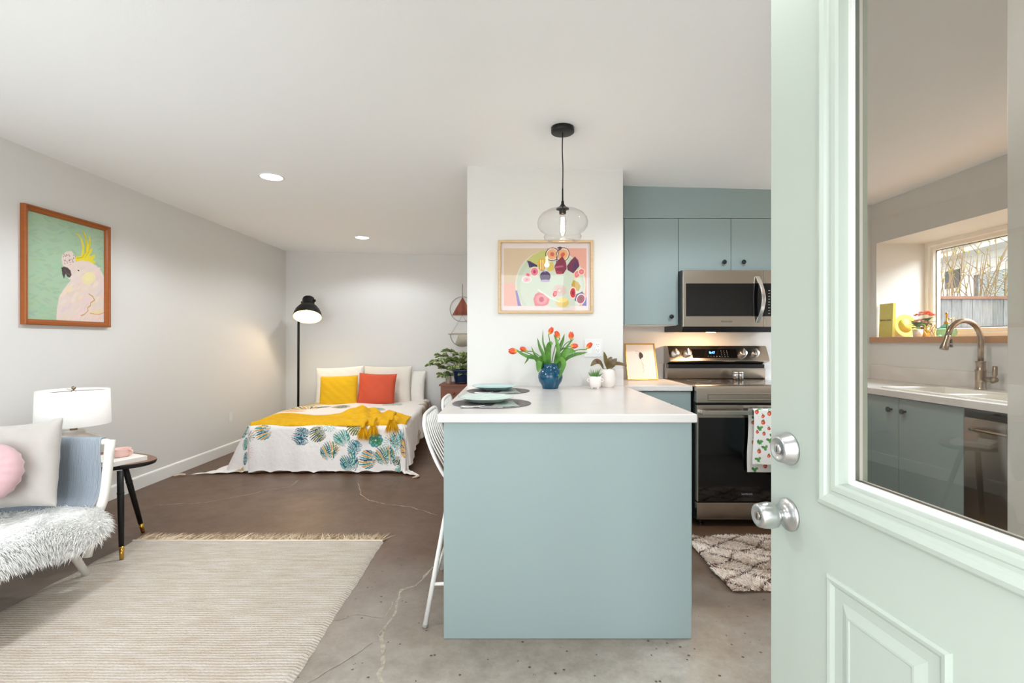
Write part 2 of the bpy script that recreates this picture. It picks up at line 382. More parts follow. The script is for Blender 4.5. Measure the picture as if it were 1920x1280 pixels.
# ------------------------------------------------------------------ the room
LX, RX, BY, KY, PY_ = -3.057, 2.84, 6.54, 3.825, 3.18      # left wall, right wall, bedroom wall, kitchen wall, partition face
def concrete():
    m = bpy.data.materials.new('polished_concrete'); m.use_nodes = True; n = m.node_tree.nodes; L = m.node_tree.links; b = n['Principled BSDF']
    tc = n.new('ShaderNodeTexCoord')
    def noise(s, det=6, rough=.6, st=(1, 1, 1)):
        mp = n.new('ShaderNodeMapping'); mp.inputs['Scale'].default_value = st; L.new(tc.outputs['Object'], mp.inputs[0])
        t = n.new('ShaderNodeTexNoise'); t.inputs['Scale'].default_value = s; t.inputs['Detail'].default_value = det; t.inputs['Roughness'].default_value = rough
        L.new(mp.outputs[0], t.inputs[0]); return t.outputs[0]
    def ramp(x, stops):
        r = n.new('ShaderNodeValToRGB'); e = r.color_ramp.elements
        e[0].position, e[0].color = stops[0][0], (*lin(stops[0][1]), 1); e[1].position, e[1].color = stops[-1][0], (*lin(stops[-1][1]), 1)
        for p, c in stops[1:-1]: q = e.new(p); q.color = (*lin(c), 1)
        L.new(x, r.inputs[0]); return r.outputs[0]
    a = ramp(noise(0.9), [(.32, (84, 54, 36)), (.5, (98, 68, 48)), (.68, (118, 92, 72))])
    c = ramp(noise(9, 10, .78), [(.3, (72, 50, 36)), (.7, (120, 94, 74))])
    mx = n.new('ShaderNodeMix'); mx.data_type = 'RGBA'; mx.inputs[0].default_value = .5; L.new(a, mx.inputs[6]); L.new(c, mx.inputs[7])
    # greyer by the entrance: partly real, partly cool daylight put into the colour
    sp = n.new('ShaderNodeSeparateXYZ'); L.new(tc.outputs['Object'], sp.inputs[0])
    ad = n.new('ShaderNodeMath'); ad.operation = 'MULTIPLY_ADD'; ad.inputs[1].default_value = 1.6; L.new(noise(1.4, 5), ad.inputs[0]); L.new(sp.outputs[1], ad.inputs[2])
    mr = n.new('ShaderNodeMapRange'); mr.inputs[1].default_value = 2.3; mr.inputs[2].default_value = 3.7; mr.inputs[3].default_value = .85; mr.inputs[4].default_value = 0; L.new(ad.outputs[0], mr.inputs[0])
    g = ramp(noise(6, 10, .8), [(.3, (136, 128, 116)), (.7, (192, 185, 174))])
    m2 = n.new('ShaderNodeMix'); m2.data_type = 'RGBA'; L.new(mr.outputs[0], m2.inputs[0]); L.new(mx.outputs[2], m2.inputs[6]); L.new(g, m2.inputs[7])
    # small dark pits and pale flecks
    v = n.new('ShaderNodeTexVoronoi'); v.inputs['Scale'].default_value = 26; L.new(tc.outputs['Object'], v.inputs[0])
    cmp_ = n.new('ShaderNodeMath'); cmp_.operation = 'LESS_THAN'; cmp_.inputs[1].default_value = .15; L.new(v.outputs['Distance'], cmp_.inputs[0])
    vw = n.new('ShaderNodeMath'); vw.operation = 'MULTIPLY'; L.new(cmp_.outputs[0], vw.inputs[0])
    th = n.new('ShaderNodeMath'); th.operation = 'GREATER_THAN'; th.inputs[1].default_value = .52; L.new(noise(11), th.inputs[0]); L.new(th.outputs[0], vw.inputs[1])
    m3 = n.new('ShaderNodeMix'); m3.data_type = 'RGBA'; L.new(vw.outputs[0], m3.inputs[0]); L.new(m2.outputs[2], m3.inputs[6]); m3.inputs[7].default_value = (*lin((70, 60, 52)), 1)
    L.new(m3.outputs[2], b.inputs['Base Color'])
    r = n.new('ShaderNodeMapRange'); r.inputs[3].default_value = .28; r.inputs[4].default_value = .5; L.new(noise(6), r.inputs[0]); L.new(r.outputs[0], b.inputs['Roughness'])
    b.inputs['Specular IOR Level'].default_value = .45
    bp = n.new('ShaderNodeBump'); bp.inputs['Distance'].default_value = .002; bp.inputs['Strength'].default_value = .25; L.new(noise(60), bp.inputs['Height']); L.new(bp.outputs[0], b.inputs['Normal'])
    return m
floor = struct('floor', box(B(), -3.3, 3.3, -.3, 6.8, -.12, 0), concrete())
CRK = mat('crack_filler', (186, 176, 160), .5, noise=(40, 1.0, I1, (136, 122, 106)))
def crack(pts, wd, seed):
    zk = .0006 + .0003 * seed
    r = random.Random(seed); pts = [at(x, y, H * F / (y - 639.5)) for x, y in pts]; P = []
    for a, b in zip(pts, pts[1:]):
        k = max(2, int((b - a).length / .03))
        for i in range(k): P.append(a.lerp(b, i / k))
    P.append(pts[-1]); bm = B(); rows = []; off = 0
    for i, p in enumerate(P):
        t = (P[min(i + 1, len(P) - 1)] - P[max(0, i - 1)]).normalized(); s = Vector((t.y, -t.x, 0)); off = off * .7 + r.uniform(-.006, .006); hw = wd * .85 * r.uniform(.2, 1.0) / 2
        rows.append((bm.verts.new((p.x + s.x * (off - hw), p.y + s.y * (off - hw), zk)), bm.verts.new((p.x + s.x * (off + hw), p.y + s.y * (off + hw), zk))))
    for a, b in zip(rows, rows[1:]): bm.faces.new((a[0], a[1], b[1], b[0]))
    obj('crack', bm, CRK, floor)
crack([(812, 1062), (780, 1098), (752, 1105), (738, 1150), (720, 1172), (716, 1205), (724, 1235), (714, 1262), (722, 1300)], .024, 1)
crack([(738, 1128), (722, 1160), (700, 1156), (664, 1152), (636, 1161), (610, 1158)], .007, 2)
crack([(722, 1172), (708, 1190), (722, 1215), (716, 1240)], .014, 3)
crack([(820, 965), (770, 950), (722, 945), (690, 938), (676, 925), (672, 905)], .014, 4)
crack([(560, 900), (545, 912), (500, 918), (470, 926), (380, 942), (300, 946)], .012, 5)
crack([(700, 1204), (560, 1290)], .006, 6)

def cprism(bm, x0, x1, y0, y1, z0):   # wall slab whose head follows the ceiling
    prism(bm, [(x0, z0), (x1, z0), (x1, zc(x1) + .04), (x0, zc(x0) + .04)], 'y', y0, y1); return bm
struct('ceiling', prism(B(), [(-3.3, zc(-3.3)), (3.3, zc(3.3)), (3.3, zc(3.3) + .12), (-3.3, zc(-3.3) + .12)], 'y', -.2, 6.8), CEIL)
struct('wall_left', cprism(B(), LX - .12, LX, -.2, 6.7, 0), PAINT)
struct('wall_back', cprism(B(), LX, -.295, BY, BY + .12, 0), PAINT)
bm = B(); cprism(bm, -.295, .73, PY_, 3.3, 0); cprism(bm, -.295, -.175, 3.3, BY + .12, 0)
cprism(bm, .61, .73, 3.3, 3.95, 0); struct('wall_partition', bm, PAINT, bevel=.002)
struct('wall_kitchen', cprism(B(), .73, RX, KY, KY + .12, 0), PAINT)
WY0, WY1, WZ0, WZ1, RO = 1.75, 3.77, 1.238, 1.968, 3.25
bm = B(); box(bm, RX, RO + .06, -.2, 3.95, 0, WZ0 - .04)
prism(bm, [(RX, WZ1), (RO + .06, WZ1), (RO + .06, zc(RO) + .04), (RX, zc(RX) + .04)], 'y', -.2, 3.95)
box(bm, RX, RO + .06, WY1, 3.95, WZ0 - .04, WZ1); box(bm, RX, RO + .06, -.2, WY0, WZ0 - .04, WZ1)
struct('wall_right', bm, PAINT)
bm = B()   # front wall: doorway, plus an unseen window and sidelight added to let daylight in
box(bm, LX, -2.75, -.05, .12, 0, 2.5); box(bm, -.85, -.3, -.05, .12, 0, 2.5); box(bm, .72, .78, -.05, .12, 0, 2.5); box(bm, 1.12, RX, -.05, .12, 0, 2.5); box(bm, .78, 1.12, -.05, .12, 0, .08); box(bm, .78, 1.12, -.05, .12, 2.08, 2.5)
box(bm, -2.75, -.85, -.05, .12, 0, .45); box(bm, -2.75, -.85, -.05, .12, 2.15, 2.5); box(bm, -.3, .72, -.05, .12, 2.08, 2.5)
struct('wall_front', bm, PAINT)
struct('wall_entry', cprism(B(), 1.12, RX, .12, 1.095, 0), PAINT, bevel=.003)
bm = B(); rect_ring(bm, -2.75, -.85, .45, 2.15, [(0, .05), (0, -.05), (.06, -.05), (.06, .05)], lambda a, b, h: (a, .02 + h, b))
box(bm, -1.83, -1.77, -.03, .07, .5, 2.1)
w2 = struct('added_window', bm, TRIM); boxo('pane', (-2.70, -.9, .015, .021, .5, 2.1), WGLASS, w2)  # out of view, put in so daylight fills the room

bm = B(); rect_ring(bm, .78, 1.12, .08, 2.08, [(0, .05), (0, -.05), (.035, -.05), (.035, .05)], lambda a, b, h: (a, .02 + h, b))
w3 = struct('added_sidelight', bm, TRIM); boxo('pane', (.815, 1.085, .015, .021, .115, 2.045), WGLASS, w3)  # made-up sidelight out of view, throws daylight on the entry wall
def baseboard(name, poly_fn, a0, a1):
    bm = B(); prof = [(0, 0), (.014, 0), (.014, .092), (.011, .1), (.004, .106), (0, .106)]
    struct(name, poly_fn(bm, prof, a0, a1), TRIM)
baseboard('baseboard_left', lambda bm, p, a, b: prism(bm, [(LX + q, z) for q, z in p], 'y', a, b), .12, BY)
baseboard('baseboard_back', lambda bm, p, a, b: prism(bm, [(BY - q, z) for q, z in p], 'x', a, b), LX + .014, -.295)

# kitchen window in its deep reveal
fn = lambda a, b, h: (RO + h, a, b)
bm = B(); rect_ring(bm, WY0, WY1, WZ0, WZ1, [(0, .03), (0, -.035), (.03, -.035), (.035, -.02), (.06, -.02), (.066, -.005), (.066, .03)], fn)
w1 = struct('window_1', bm, TRIM)
bm = B(); box(bm, RO - .012, RO + .02, 2.70, 2.76, WZ0 + .06, WZ1 - .06); obj('mullion', bm, TRIM, w1)
boxo('pane', (RO + .002, RO + .008, WY0 + .06, WY1 - .06, WZ0 + .06, WZ1 - .06), WGLASS, w1)
bm = B(); rect_ring(bm, WY0 + .066, WY1 - .066, WZ0 + .066, WZ1 - .066, [(0, .0), (0, -.003), (.005, -.003), (.005, .0)], fn); obj('gasket', bm, GREYT, w1)
bm = B(); box(bm, RX - .03, RX, WY0 - .04, WY1 + .035, WZ0 - .042, WZ0); box(bm, RX, RO - .03, WY0, WY1, WZ0 - .042, WZ0); bmesh.ops.remove_doubles(bm, verts=bm.verts, dist=1e-5)
obj('window_sill', bm, SILLW, w1, bevel=.003)

# ceiling downlights
def downlight(x, y, label, en=42):
    z = zc(x); t = thing('recessed_light', label, 'ceiling light', (x, y, z), 'round recessed ceiling lights')
    obj('trim_ring', lathe(B(), [(.086, 0), (.088, -.004), (.082, -.007), (.072, -.003), (.070, .0), (.086, 0)], 40, (x, y, z), caps=False), WPLAST, t, True)
    obj('lens', lathe(B(), [(.0, -.002), (.071, -.002), (.071, -.0035), (0, -.0035)], 32, (x, y, z), caps=False), CANE, t)
    light('downlight_lamp', 'SPOT', (x, y, z - .02), en, (.87, .94, 1), .06, (0, 0, 0), spot_size=2.75, spot_blend=.35)
downlight(-1.735, 3.49, 'round recessed ceiling light nearer the camera, left of the pendant')
downlight(-1.76, 1.46, 'added unseen fill light in the ceiling nearest the front window, above the sofa end')  # unseen, added to brighten the living area
downlight(.30, 1.0, 'added unseen fill light in the ceiling just inside the entrance door', 10)  # made up to light the entry wall seen through the door glass
downlight(1.36, 2.25, 'added unseen fill light in the ceiling over the kitchen aisle behind the open door', 36)  # added where the door hides it, to brighten the kitchen
downlight(-1.71, 5.52, 'smaller-looking round recessed ceiling light above the bed, nearer the back wall', 26)

# ------------------------------------------------------------------ entry door, open inwards, hinged on the right
D0 = Vector((.576, 1.075, 0)); DU = Vector((.0868, -.9962, 0)); DN = Vector((.9962, .0868, 0))
DM = Matrix(((DU.x, DN.x, 0, D0.x), (DU.y, DN.y, 0, D0.y), (0, 0, 1, 0), (0, 0, 0, 1)))   # (s, t, z) -> world
dfn = lambda s, z, h: tuple(DM @ Vector((s, -h, z)))
bm = B()
for d in ((0, .2, 0, .044, .012, 2.05), (.714, .914, 0, .044, .012, 2.05), (.2, .714, 0, .044, .012, .945), (.2, .714, 0, .044, 1.83, 2.05)): box(bm, *d, M=DM)
door = struct('door_1', bm, DOORG)
bm = B(); LP = [(0, 0), (.001, .007), (.006, .0125), (.014, .015), (.022, .0125), (.025, .0085), (.028, .0075), (.034, .0075), (.037, .010), (.046, .0095), (.0505, .006), (.0515, -.004), (.0515, -.018)]
rect_ring(bm, .154, .760, .897, 1.878, LP, dfn); rect_ring(bm, .154, .760, .897, 1.878, LP, lambda s, z, h: tuple(DM @ Vector((s, .044 + h, z))))
o = obj('lite_frame', bm, mat('painted_lite_frame', (178, 187, 176), .35), door, True); 
for p in o.data.polygons: p.use_smooth = False
bm = B(); rect_ring(bm, .2055, .7085, .9485, 1.8265, [(0, -.012), (.009, -.012), (.009, -.018)], dfn); rect_ring(bm, .2055, .7085, .9485, 1.8265, [(0, -.032), (.009, -.032), (.009, -.026)], dfn)
obj('glazing_bead', bm, TRIM, door)
obj('glass_pane', box(B(), .2055, .7085, .0185, .0215, .9485, 1.8265, M=DM), DGLASS, door)
for s0, s1 in ((.170, .406), (.508, .744)):
    bm = B(); pr = [(0, 0), (.001, .003), (.006, .006), (.012, .005), (.017, .001), (.022, -.003), (.028, -.0035), (.034, -.001), (.047, .004), (.053, .006), (.057, .006), (.059, .0045)]
    L4 = rect_ring(bm, s0, s1, .19, .773, pr, dfn); bm.faces.new(L4[-1])
    o = obj('raised_panel', bm, DOORG, door)
    # the recess behind the moulding
# hardware
def dpt(s, z, h): return DM @ Vector((s, -h, z))
ax = -DN
t = obj('door_knob', lathe_dir(B(), [(0, 0), (.0335, 0), (.0335, .003), (.031, .006), (.022, .009), (.014, .012), (.0125, .018), (.0125, .026), (.020, .030), (.0255, .034), (.027, .045), (.0255, .060), (.0235, .068), (.021, .0705), (.0155, .0708), (.012, .0685), (0, .0685)], dpt(.06, .842, 0), ax, 40), CHROME, door, True)
obj('key_cylinder', lathe_dir(B(), [(.0, 0), (.0085, 0), (.0085, .0025), (.007, .003), (0, .003)], dpt(.06, .842, .0685), ax), STEEL, t, True)
bm = B(); box(bm, .0595, .0605, -.0722, -.071, .837, .847, M=DM); obj('keyhole', bm, BLACKP, t)
t = obj('deadbolt', lathe_dir(B(), [(0, 0), (.034, 0), (.034, .003), (.0325, .005), (.0265, .024), (.0245, .026), (.021, .026), (.0185, .0235), (0, .0235)], dpt(.06, .98, 0), ax, 40), CHROME, door, True)
obj('key_cylinder', lathe_dir(B(), [(.0, 0), (.0105, 0), (.0105, .003), (.009, .004), (0, .004)], dpt(.06, .98, .0235), ax), CHROME, t, True)
bm = B(); box(bm, .0594, .0606, -.0285, -.0268, .974, .986, M=DM); obj('keyhole', bm, BLACKP, t)
obj('door_knob', lathe_dir(B(), [(0, 0), (.0335, 0), (.0335, .003), (.022, .009), (.0125, .018), (.0125, .026), (.0255, .034), (.027, .045), (.0235, .066), (0, .07)], dpt(.06, .842, -.044), DN, 32), CHROME, door, True)
obj('thumb_turn', lathe_dir(B(), [(0, 0), (.032, 0), (.030, .008), (.01, .01), (.008, .03), (0, .03)], dpt(.06, .98, -.044), DN, 32), CHROME, door, True)
bm = B()
for z in (.25, 1.03, 1.85): disc(bm, (.664, .162, z - .05), (0, 0, 1), .006, .1, 10)
obj('hinge', bm, CHROME, door)

# ------------------------------------------------------------------ kitchen: worktops, cabinets
bm = B(); prism(bm, [(-.3, 1.94), (.745, 1.94), (.745, PY_), (1.19, PY_), (1.19, KY), (.73, KY), (.73, PY_), (-.3, PY_)], 'z', .878, .914)
wt = obj('worktop', bm, QUARTZ, bevel=.006); tag(wt, 'pale quartz worktop running over the peninsula to the left side of the range', 'worktop')
obj('backsplash', box(B(), .731, 1.19, KY - .014, KY, .914, 1.03), QUARTZ, wt, bevel=.002)
obj('backsplash', box(B(), .52, .73, PY_ - .014, PY_, .914, 1.03), QUARTZ, wt, bevel=.002)
cab = thing('peninsula_cabinet', 'sea green peninsula base with a wide plain end panel facing the entrance', 'cabinet', (.225, 1.96, 0))
boxo('end_panel', (-.277, .727, 1.96, 1.98, .001, .877), SEA, cab, .0015)
boxo('body', (.06, .725, 1.9805, PY_ - .002, .001, .877), SEA, cab)
for i in range(2): boxo('door', (.7255, .744, 2.0 + i * .58, 2.575 + i * .58, .1, .87), SEA, cab, .0015)
bc = thing('base_cabinet', 'small sea green base cabinet with a drawer left of the range', 'cabinet', (.97, 3.5, 0))
boxo('body', (.75, 1.185, 3.215, KY - .001, .1, .877), SEA, bc); boxo('toe_kick', (.75, 1.185, 3.27, 3.29, .0, .1), BLACKM, bc)
dr = boxo('drawer', (.753, 1.182, 3.195, 3.2145, .70, .872), SEA, bc, .0015); boxo('door', (.753, 1.182, 3.195, 3.2145, .105, .697), SEA, bc, .0015)
bm = B(); box(bm, .90, 1.05, 3.163, 3.173, .785, .797); box(bm, .905, .917, 3.17, 3.196, .786, .796); box(bm, 1.033, 1.045, 3.17, 3.196, .786, .796)
obj('handle', bm, BLACKM, dr, bevel=.001, label='slim black bar handle')
def knob(c, ax_, parent, r=.0155): return obj('knob', lathe_dir(B(), [(0, 0), (.006, 0), (.006, .014), (.012, .017), (r, .021), (r, .027), (r - .003, .029), (0, .029)], c, ax_, 24), BLACKM, parent, True)
uc = thing('wall_cabinet', 'tall sea green wall cabinet with one door beside the microwave', 'cabinet', (1.0, 3.6, 1.325))
boxo('body', (.731, 1.203, 3.52, KY - .001, 1.326, 2.094), SEA, uc); boxo('filler', (.731, .812, 3.501, 3.52, 1.326, 2.094), SEA, uc)
dd = boxo('door', (.815, 1.2025, 3.5, 3.5195, 1.326, 2.0935), SEA, uc, .0015); knob((1.147, 3.5, 1.384), (0, -1, 0), dd)
boxo('underside_panel', (.75, 1.2, 3.53, KY - .003, 1.321, 1.326), WPLAST, uc)
uc = thing('wall_cabinet', 'short two-door sea green wall cabinet directly above the microwave', 'cabinet', (1.58, 3.6, 1.71))
boxo('body', (1.2035, 1.965, 3.52, KY - .001, 1.711, 2.094), SEA, uc)
dd = boxo('door', (1.2055, 1.5825, 3.5, 3.5195, 1.712, 2.0935), SEA, uc, .0015); knob((1.528, 3.5, 1.777), (0, -1, 0), dd)
dd = boxo('door', (1.5855, 1.965, 3.5, 3.5195, 1.712, 2.0935), SEA, uc, .0015); knob((1.667, 3.5, 1.777), (0, -1, 0), dd)
bm = B(); prism(bm, [(.7305, 2.0965), (1.965, 2.0965), (1.965, zc(1.965)), (.7305, zc(.7305))], 'y', 3.5, KY - .001)
struct('trim_1', bm, SEA)     # green boxed soffit

# right-hand run with the sink
SX = 2.27
wr = obj('worktop', B(), QUARTZ) if False else None
bm = B(); prism(bm, [(1.958, 3.18), (2.25, 3.18), (2.25, 3.02), (RX, 3.02), (RX, KY), (1.958, KY)], 'z', .878, .914)
box(bm, 2.25, 2.335, 2.20, 3.02, .878, .914); box(bm, 2.70, RX, 2.20, 3.02, .878, .914); box(bm, 2.25, RX, 1.10, 2.20, .878, .914)
wr = obj('worktop', bm, QUARTZ); tag(wr, 'pale quartz worktop along the right wall around the sink', 'worktop')
obj('backsplash', box(B(), RX - .014, RX, 1.1, KY, .914, 1.02), MARBLE, wr, bevel=.002); obj('backsplash', box(B(), 1.958, RX - .014, KY - .014, KY, .914, 1.02), MARBLE, wr, bevel=.002)
boxo('front_edge', (2.244, 2.25, 1.10, 3.18, .878, .914), QUARTZ, wr)
sc1 = thing('sink_cabinet', 'sea green base cabinet with two knobbed doors under the sink', 'cabinet', (2.55, 2.8, 0))
boxo('body', (SX + .02, RX - .001, 2.43, KY - .001, .1, .70), SEA, sc1); boxo('front_rail', (SX + .02, SX + .035, 2.43, 3.7, .70, .877), SEA, sc1); boxo('toe_kick', (SX + .07, SX + .09, 2.43, 3.7, 0, .1), BLACKM, sc1)
dd = boxo('door', (SX, SX + .0195, 2.432, 2.838, .105, .872), SEA, sc1, .0015); knob((SX, 2.79, .80), (-1, 0, 0), dd)
dd = boxo('door', (SX, SX + .0195, 2.842, 3.24, .105, .872), SEA, sc1, .0015); knob((SX, 2.892, .80), (-1, 0, 0), dd)
boxo('corner_panel', (1.958, 2.289, 3.2, 3.22, .1, .872), SEA, sc1)
dw = thing('dishwasher', 'stainless dishwasher beside the sink cabinet', 'dishwasher', (2.55, 2.1, 0))
boxo('body', (SX + .02, RX - .001, 1.83, 2.4275, .1, .74), BLACKP, dw); boxo('door', (SX - .005, SX + .019, 1.832, 2.426, .11, .83), STEEL, dw, .003); boxo('control_strip', (SX, SX + .019, 1.832, 2.426, .832, .872), BLACKP, dw)
bm = B(); tube(bm, [(SX - .005, 1.90, .78), (SX - .035, 1.90, .78), (SX - .045, 1.93, .78), (SX - .045, 2.33, .78), (SX - .035, 2.36, .78), (SX - .005, 2.36, .78)], .008, 10); obj('handle', bm, STEEL, dw, True)
boxo('toe_kick', (SX + .06, SX + .08, 1.83, 2.4275, .0, .1), BLACKM, dw)
bcx = thing('base_cabinet', 'sea green base cabinet at the near end of the sink run', 'cabinet', (2.55, 1.5, 0))
boxo('body', (SX + .02, RX - .001, 1.1, 1.828, .1, .877), SEA, bcx); boxo('door', (SX, SX + .0195, 1.102, 1.826, .105, .872), SEA, bcx, .0015)
# sink
sk = thing('kitchen_sink', 'white drop-in double bowl sink set in the worktop below the window', 'sink', (2.55, 2.61, .914))
SW = mat('white_sink_composite', (240, 236, 228), .25)
bm = B()
zf = lambda a, b, h: (a, b, .914 + h)
rect_ring(bm, 2.315, 2.815, 2.18, 3.04, [(0, .0005), (.004, .010), (.014, .011), (.022, .009)], zf)
for y0, y1 in ((2.205, 2.60), (2.62, 3.015)):
    L4 = rect_ring(bm, 2.337, 2.70, y0, y1, [(0, .009), (.004, .006), (.010, -.02), (.016, -.155), (.03, -.17)], zf); bm.faces.new(L4[-1])
box(bm, 2.70, 2.793, 2.205, 3.015, .916, .923); box(bm, 2.337, 2.70, 2.60, 2.62, .9, .923)
obj('bowls_and_rim', bm, SW, sk, bevel=.002)
for y in (2.4, 2.82): obj('drain', lathe(B(), [(.0, 0), (.04, 0), (.04, .003), (.03, .003), (.028, .001), (0, .001)], 24, (2.52, y, .7445), caps=False), STEEL, sk, True)
# faucet
fa = thing('kitchen_faucet', 'brushed nickel gooseneck faucet with pull-down spray head and side lever', 'faucet', (2.757, 2.845, .923))
fx, fy = 2.757, 2.845
obj('base', lathe(B(), [(0, 0), (.029, 0), (.029, .005), (.026, .009), (.025, .012), (.025, .105), (.0275, .108), (.0275, .115), (.023, .119), (.0225, .158), (.0255, .160), (.0255, .166), (.016, .168), (0, .168)], 32, (fx, fy, .923)), NICKEL, fa, True)
pts = [(fx, fy, 1.08), (fx, fy, 1.20)] + [(fx - .098 + .098 * math.cos(a), fy, 1.215 + .112 * math.sin(a)) for a in np.linspace(0, PI * .93, 14)]
obj('spout', tube(B(), pts, .0145, 16), NICKEL, fa, True)
e = Vector(pts[-1]); dn = (Vector(pts[-1]) - Vector(pts[-2])).normalized()
sh = obj('spray_head', lathe_dir(B(), [(.0, 0), (.0158, 0), (.0165, .004), (.0165, .03), (.0195, .06), (.0225, .082), (.021, .085), (.0, .085)], e, dn, 24), NICKEL, fa, True)
obj('button', box(B(), e.x + .014, e.x + .022, fy - .006, fy + .006, e.z - .045, e.z - .02), BLACKP, sh); obj('button', box(B(), e.x + .016, e.x + .024, fy - .006, fy + .006, e.z - .068, e.z - .052), BLACKP, sh)
bm = B(); tube(bm, [(fx, fy - .02, .985), (fx + .002, fy - .075, .985)], .014, 16); tube(bm, [(fx + .002, fy - .066, .983), (fx + .002, fy - .092, .988)], [.02, .012], 14)
lathe_dir(bm, [(0, 0), (.008, 0), (.008, .02), (.0125, .03), (.0115, .078), (.0, .082)], (fx + .002, fy - .079, .985), (0, -.05, 1), 14); obj('lever', bm, NICKEL, fa, True)

# ------------------------------------------------------------------ range
st = thing('range', 'stainless steel electric range with black glass oven door', 'stove', (1.573, 3.48, 0))
RX0, RX1 = 1.195, 1.952
boxo('body', (RX0, RX1, 3.185, 3.815, .045, .905), BLACKP, st)
ck = boxo('cooktop', (RX0, RX1, 3.20, 3.72, .905, .917), COOKG, st, .003)
for cx, cy, r in ((1.38, 3.33, .1), (1.77, 3.33, .12), (1.38, 3.57, .08), (1.77, 3.57, .08)): obj('burner_ring', lathe(B(), [(r, 0), (r + .002, 0), (r + .002, .0006), (r, .0006), (r, 0)], 48, (cx, cy, .917), caps=False), GREYT, ck)
bm = B(); prism(bm, [(3.20, .905), (3.20, .921), (3.165, .921), (3.145, .917), (3.135, .905), (3.131, .885), (3.131, .809), (3.185, .809)], 'x', RX0, RX1)
fp = obj('front_fascia', bm, STEEL, st, bevel=.002)
bm = B(); rect_ring(bm, RX0 + .07, RX1 - .07, .822, .868, [(0, 0), (.003, .003), (.006, .003), (.009, 0)], lambda a, b, h: (a, 3.131 - h, b)); obj('embossed_line', bm, STEEL, fp)
od = boxo('oven_door', (RX0 + .004, RX1 - .004, 3.134, 3.18, .168, .793), STEEL, st, .003)
boxo('oven_window', (RX0 + .012, RX1 - .012, 3.128, 3.134, .172, .712), BLACKG, od)
bm = B(); box(bm, RX0 + .02, RX1 - .02, 3.068, 3.082, .738, .766); box(bm, RX0 + .022, RX0 + .05, 3.08, 3.134, .741, .763); box(bm, RX1 - .05, RX1 - .022, 3.08, 3.134, .741, .763)
obj('handle', bm, mat('polished_handle', (214, 206, 196), .18, 1.0), od, bevel=.003)
text('brand_lettering', 'SAMSUNG', .016, (1.40 + .12, 3.1275, .218), (PI / 2, 0, 0), LGREYT, od)
boxo('storage_drawer', (RX0 + .004, RX1 - .004, 3.137, 3.18, .05, .161), STEEL, st, .003)
for x in (RX0 + .05, RX1 - .05):
    for y in (3.2, 3.75): obj('levelling_foot', lathe(B(), [(.02, 0), (.02, .012), (.012, .014), (.012, .05)], 16, (x, y, 0)), BLACKP, st)
bg_ = obj('backguard', prism(B(), [(3.815, .905), (3.735, .905), (3.725, .93), (3.725, 1.0), (3.76, 1.004), (3.76, 1.03), (3.665, 1.052), (3.66, 1.06), (3.715, 1.165), (3.73, 1.172), (3.815, 1.172)], 'x', RX0, RX1), STEEL, st, bevel=.0015)
boxo('vent_recess', (RX0 + .01, RX1 - .01, 3.722, 3.762, 1.001, 1.03), BLACKP, bg_)
sl = Vector((0, 3.715 - 3.66, 1.165 - 1.06)).normalized(); sn = Vector((0, -sl.z, sl.y))
def bp_(x, k, h): p = Vector((x, 3.66, 1.06)) + sl * k + sn * h; return p
bm = B()
vs = [bm.verts.new(bp_(x, k, h)) for x in (1.372, 1.712) for k in (.022, .096) for h in (.0, .003)]
for f in ((0, 1, 3, 2), (4, 6, 7, 5), (0, 4, 5, 1), (2, 3, 7, 6), (0, 2, 6, 4), (1, 5, 7, 3)): bm.faces.new([vs[i] for i in f])
dp = obj('control_display', bm, BLACKG, bg_)
th_ = math.atan2(sl.z, sl.y)
text('clock_digits', '8:47', .026, bp_(1.525, .066, .0035), (th_, 0, 0), BLUEE, dp)
bm = B()
for i in range(3):
    for j in range(4):
        p = bp_(1.595 + i * .022, .032 + j * .016, .0034); lathe_dir(bm, [(0, 0), (.0022, 0), (0, .0004)], p, sn, 6)
for i in range(5):
    p = bp_(1.49 + i * .022, .034, .0034); lathe_dir(bm, [(0, 0), (.0028, 0), (0, .0004)], p, sn, 6)
obj('touch_marks', bm, LGREYT, dp)
for x in (1.243, 1.334, 1.757, 1.849):
    k = obj('control_knob', lathe_dir(B(), [(0, 0), (.031, 0), (.031, .006), (.028, .009), (.0275, .026), (.025, .029), (0, .029)], bp_(x, .058, 0), sn, 32), CHROME, bg_, True)
    bm = B(); c = bp_(x, .058, .029); q = Matrix.Translation(c) @ Matrix.Rotation(th_, 4, 'X') ; box(bm, -.006, .006, -.026, .026, -.002, .012, M=q); obj('grip', bm, CHROME, k, bevel=.002)
text('dial_marks', '.  .', .02, bp_(1.288, .085, .001), (th_, 0, 0), DARKT, bg_)
for i, x in enumerate((1.672, 1.713)):
    s = thing('salt_shaker' if i == 0 else 'pepper_shaker', ('left' if i == 0 else 'right') + ' one of two small shiny steel shakers standing on the cooktop', 'shaker', (x, 3.62, .9172), 'steel shakers on the cooktop')
    obj('body', lathe(B(), [(0, 0), (.0165, 0), (.0165, .044), (.0155, .046), (0, .046)], 24, (x, 3.62, .9172)), CHROME, s, True)
    obj('cap', lathe(B(), [(0, 0), (.016, 0), (.0165, .012), (.014, .015), (0, .0155)], 24, (x, 3.62, .9634)), CHROME, s, True)

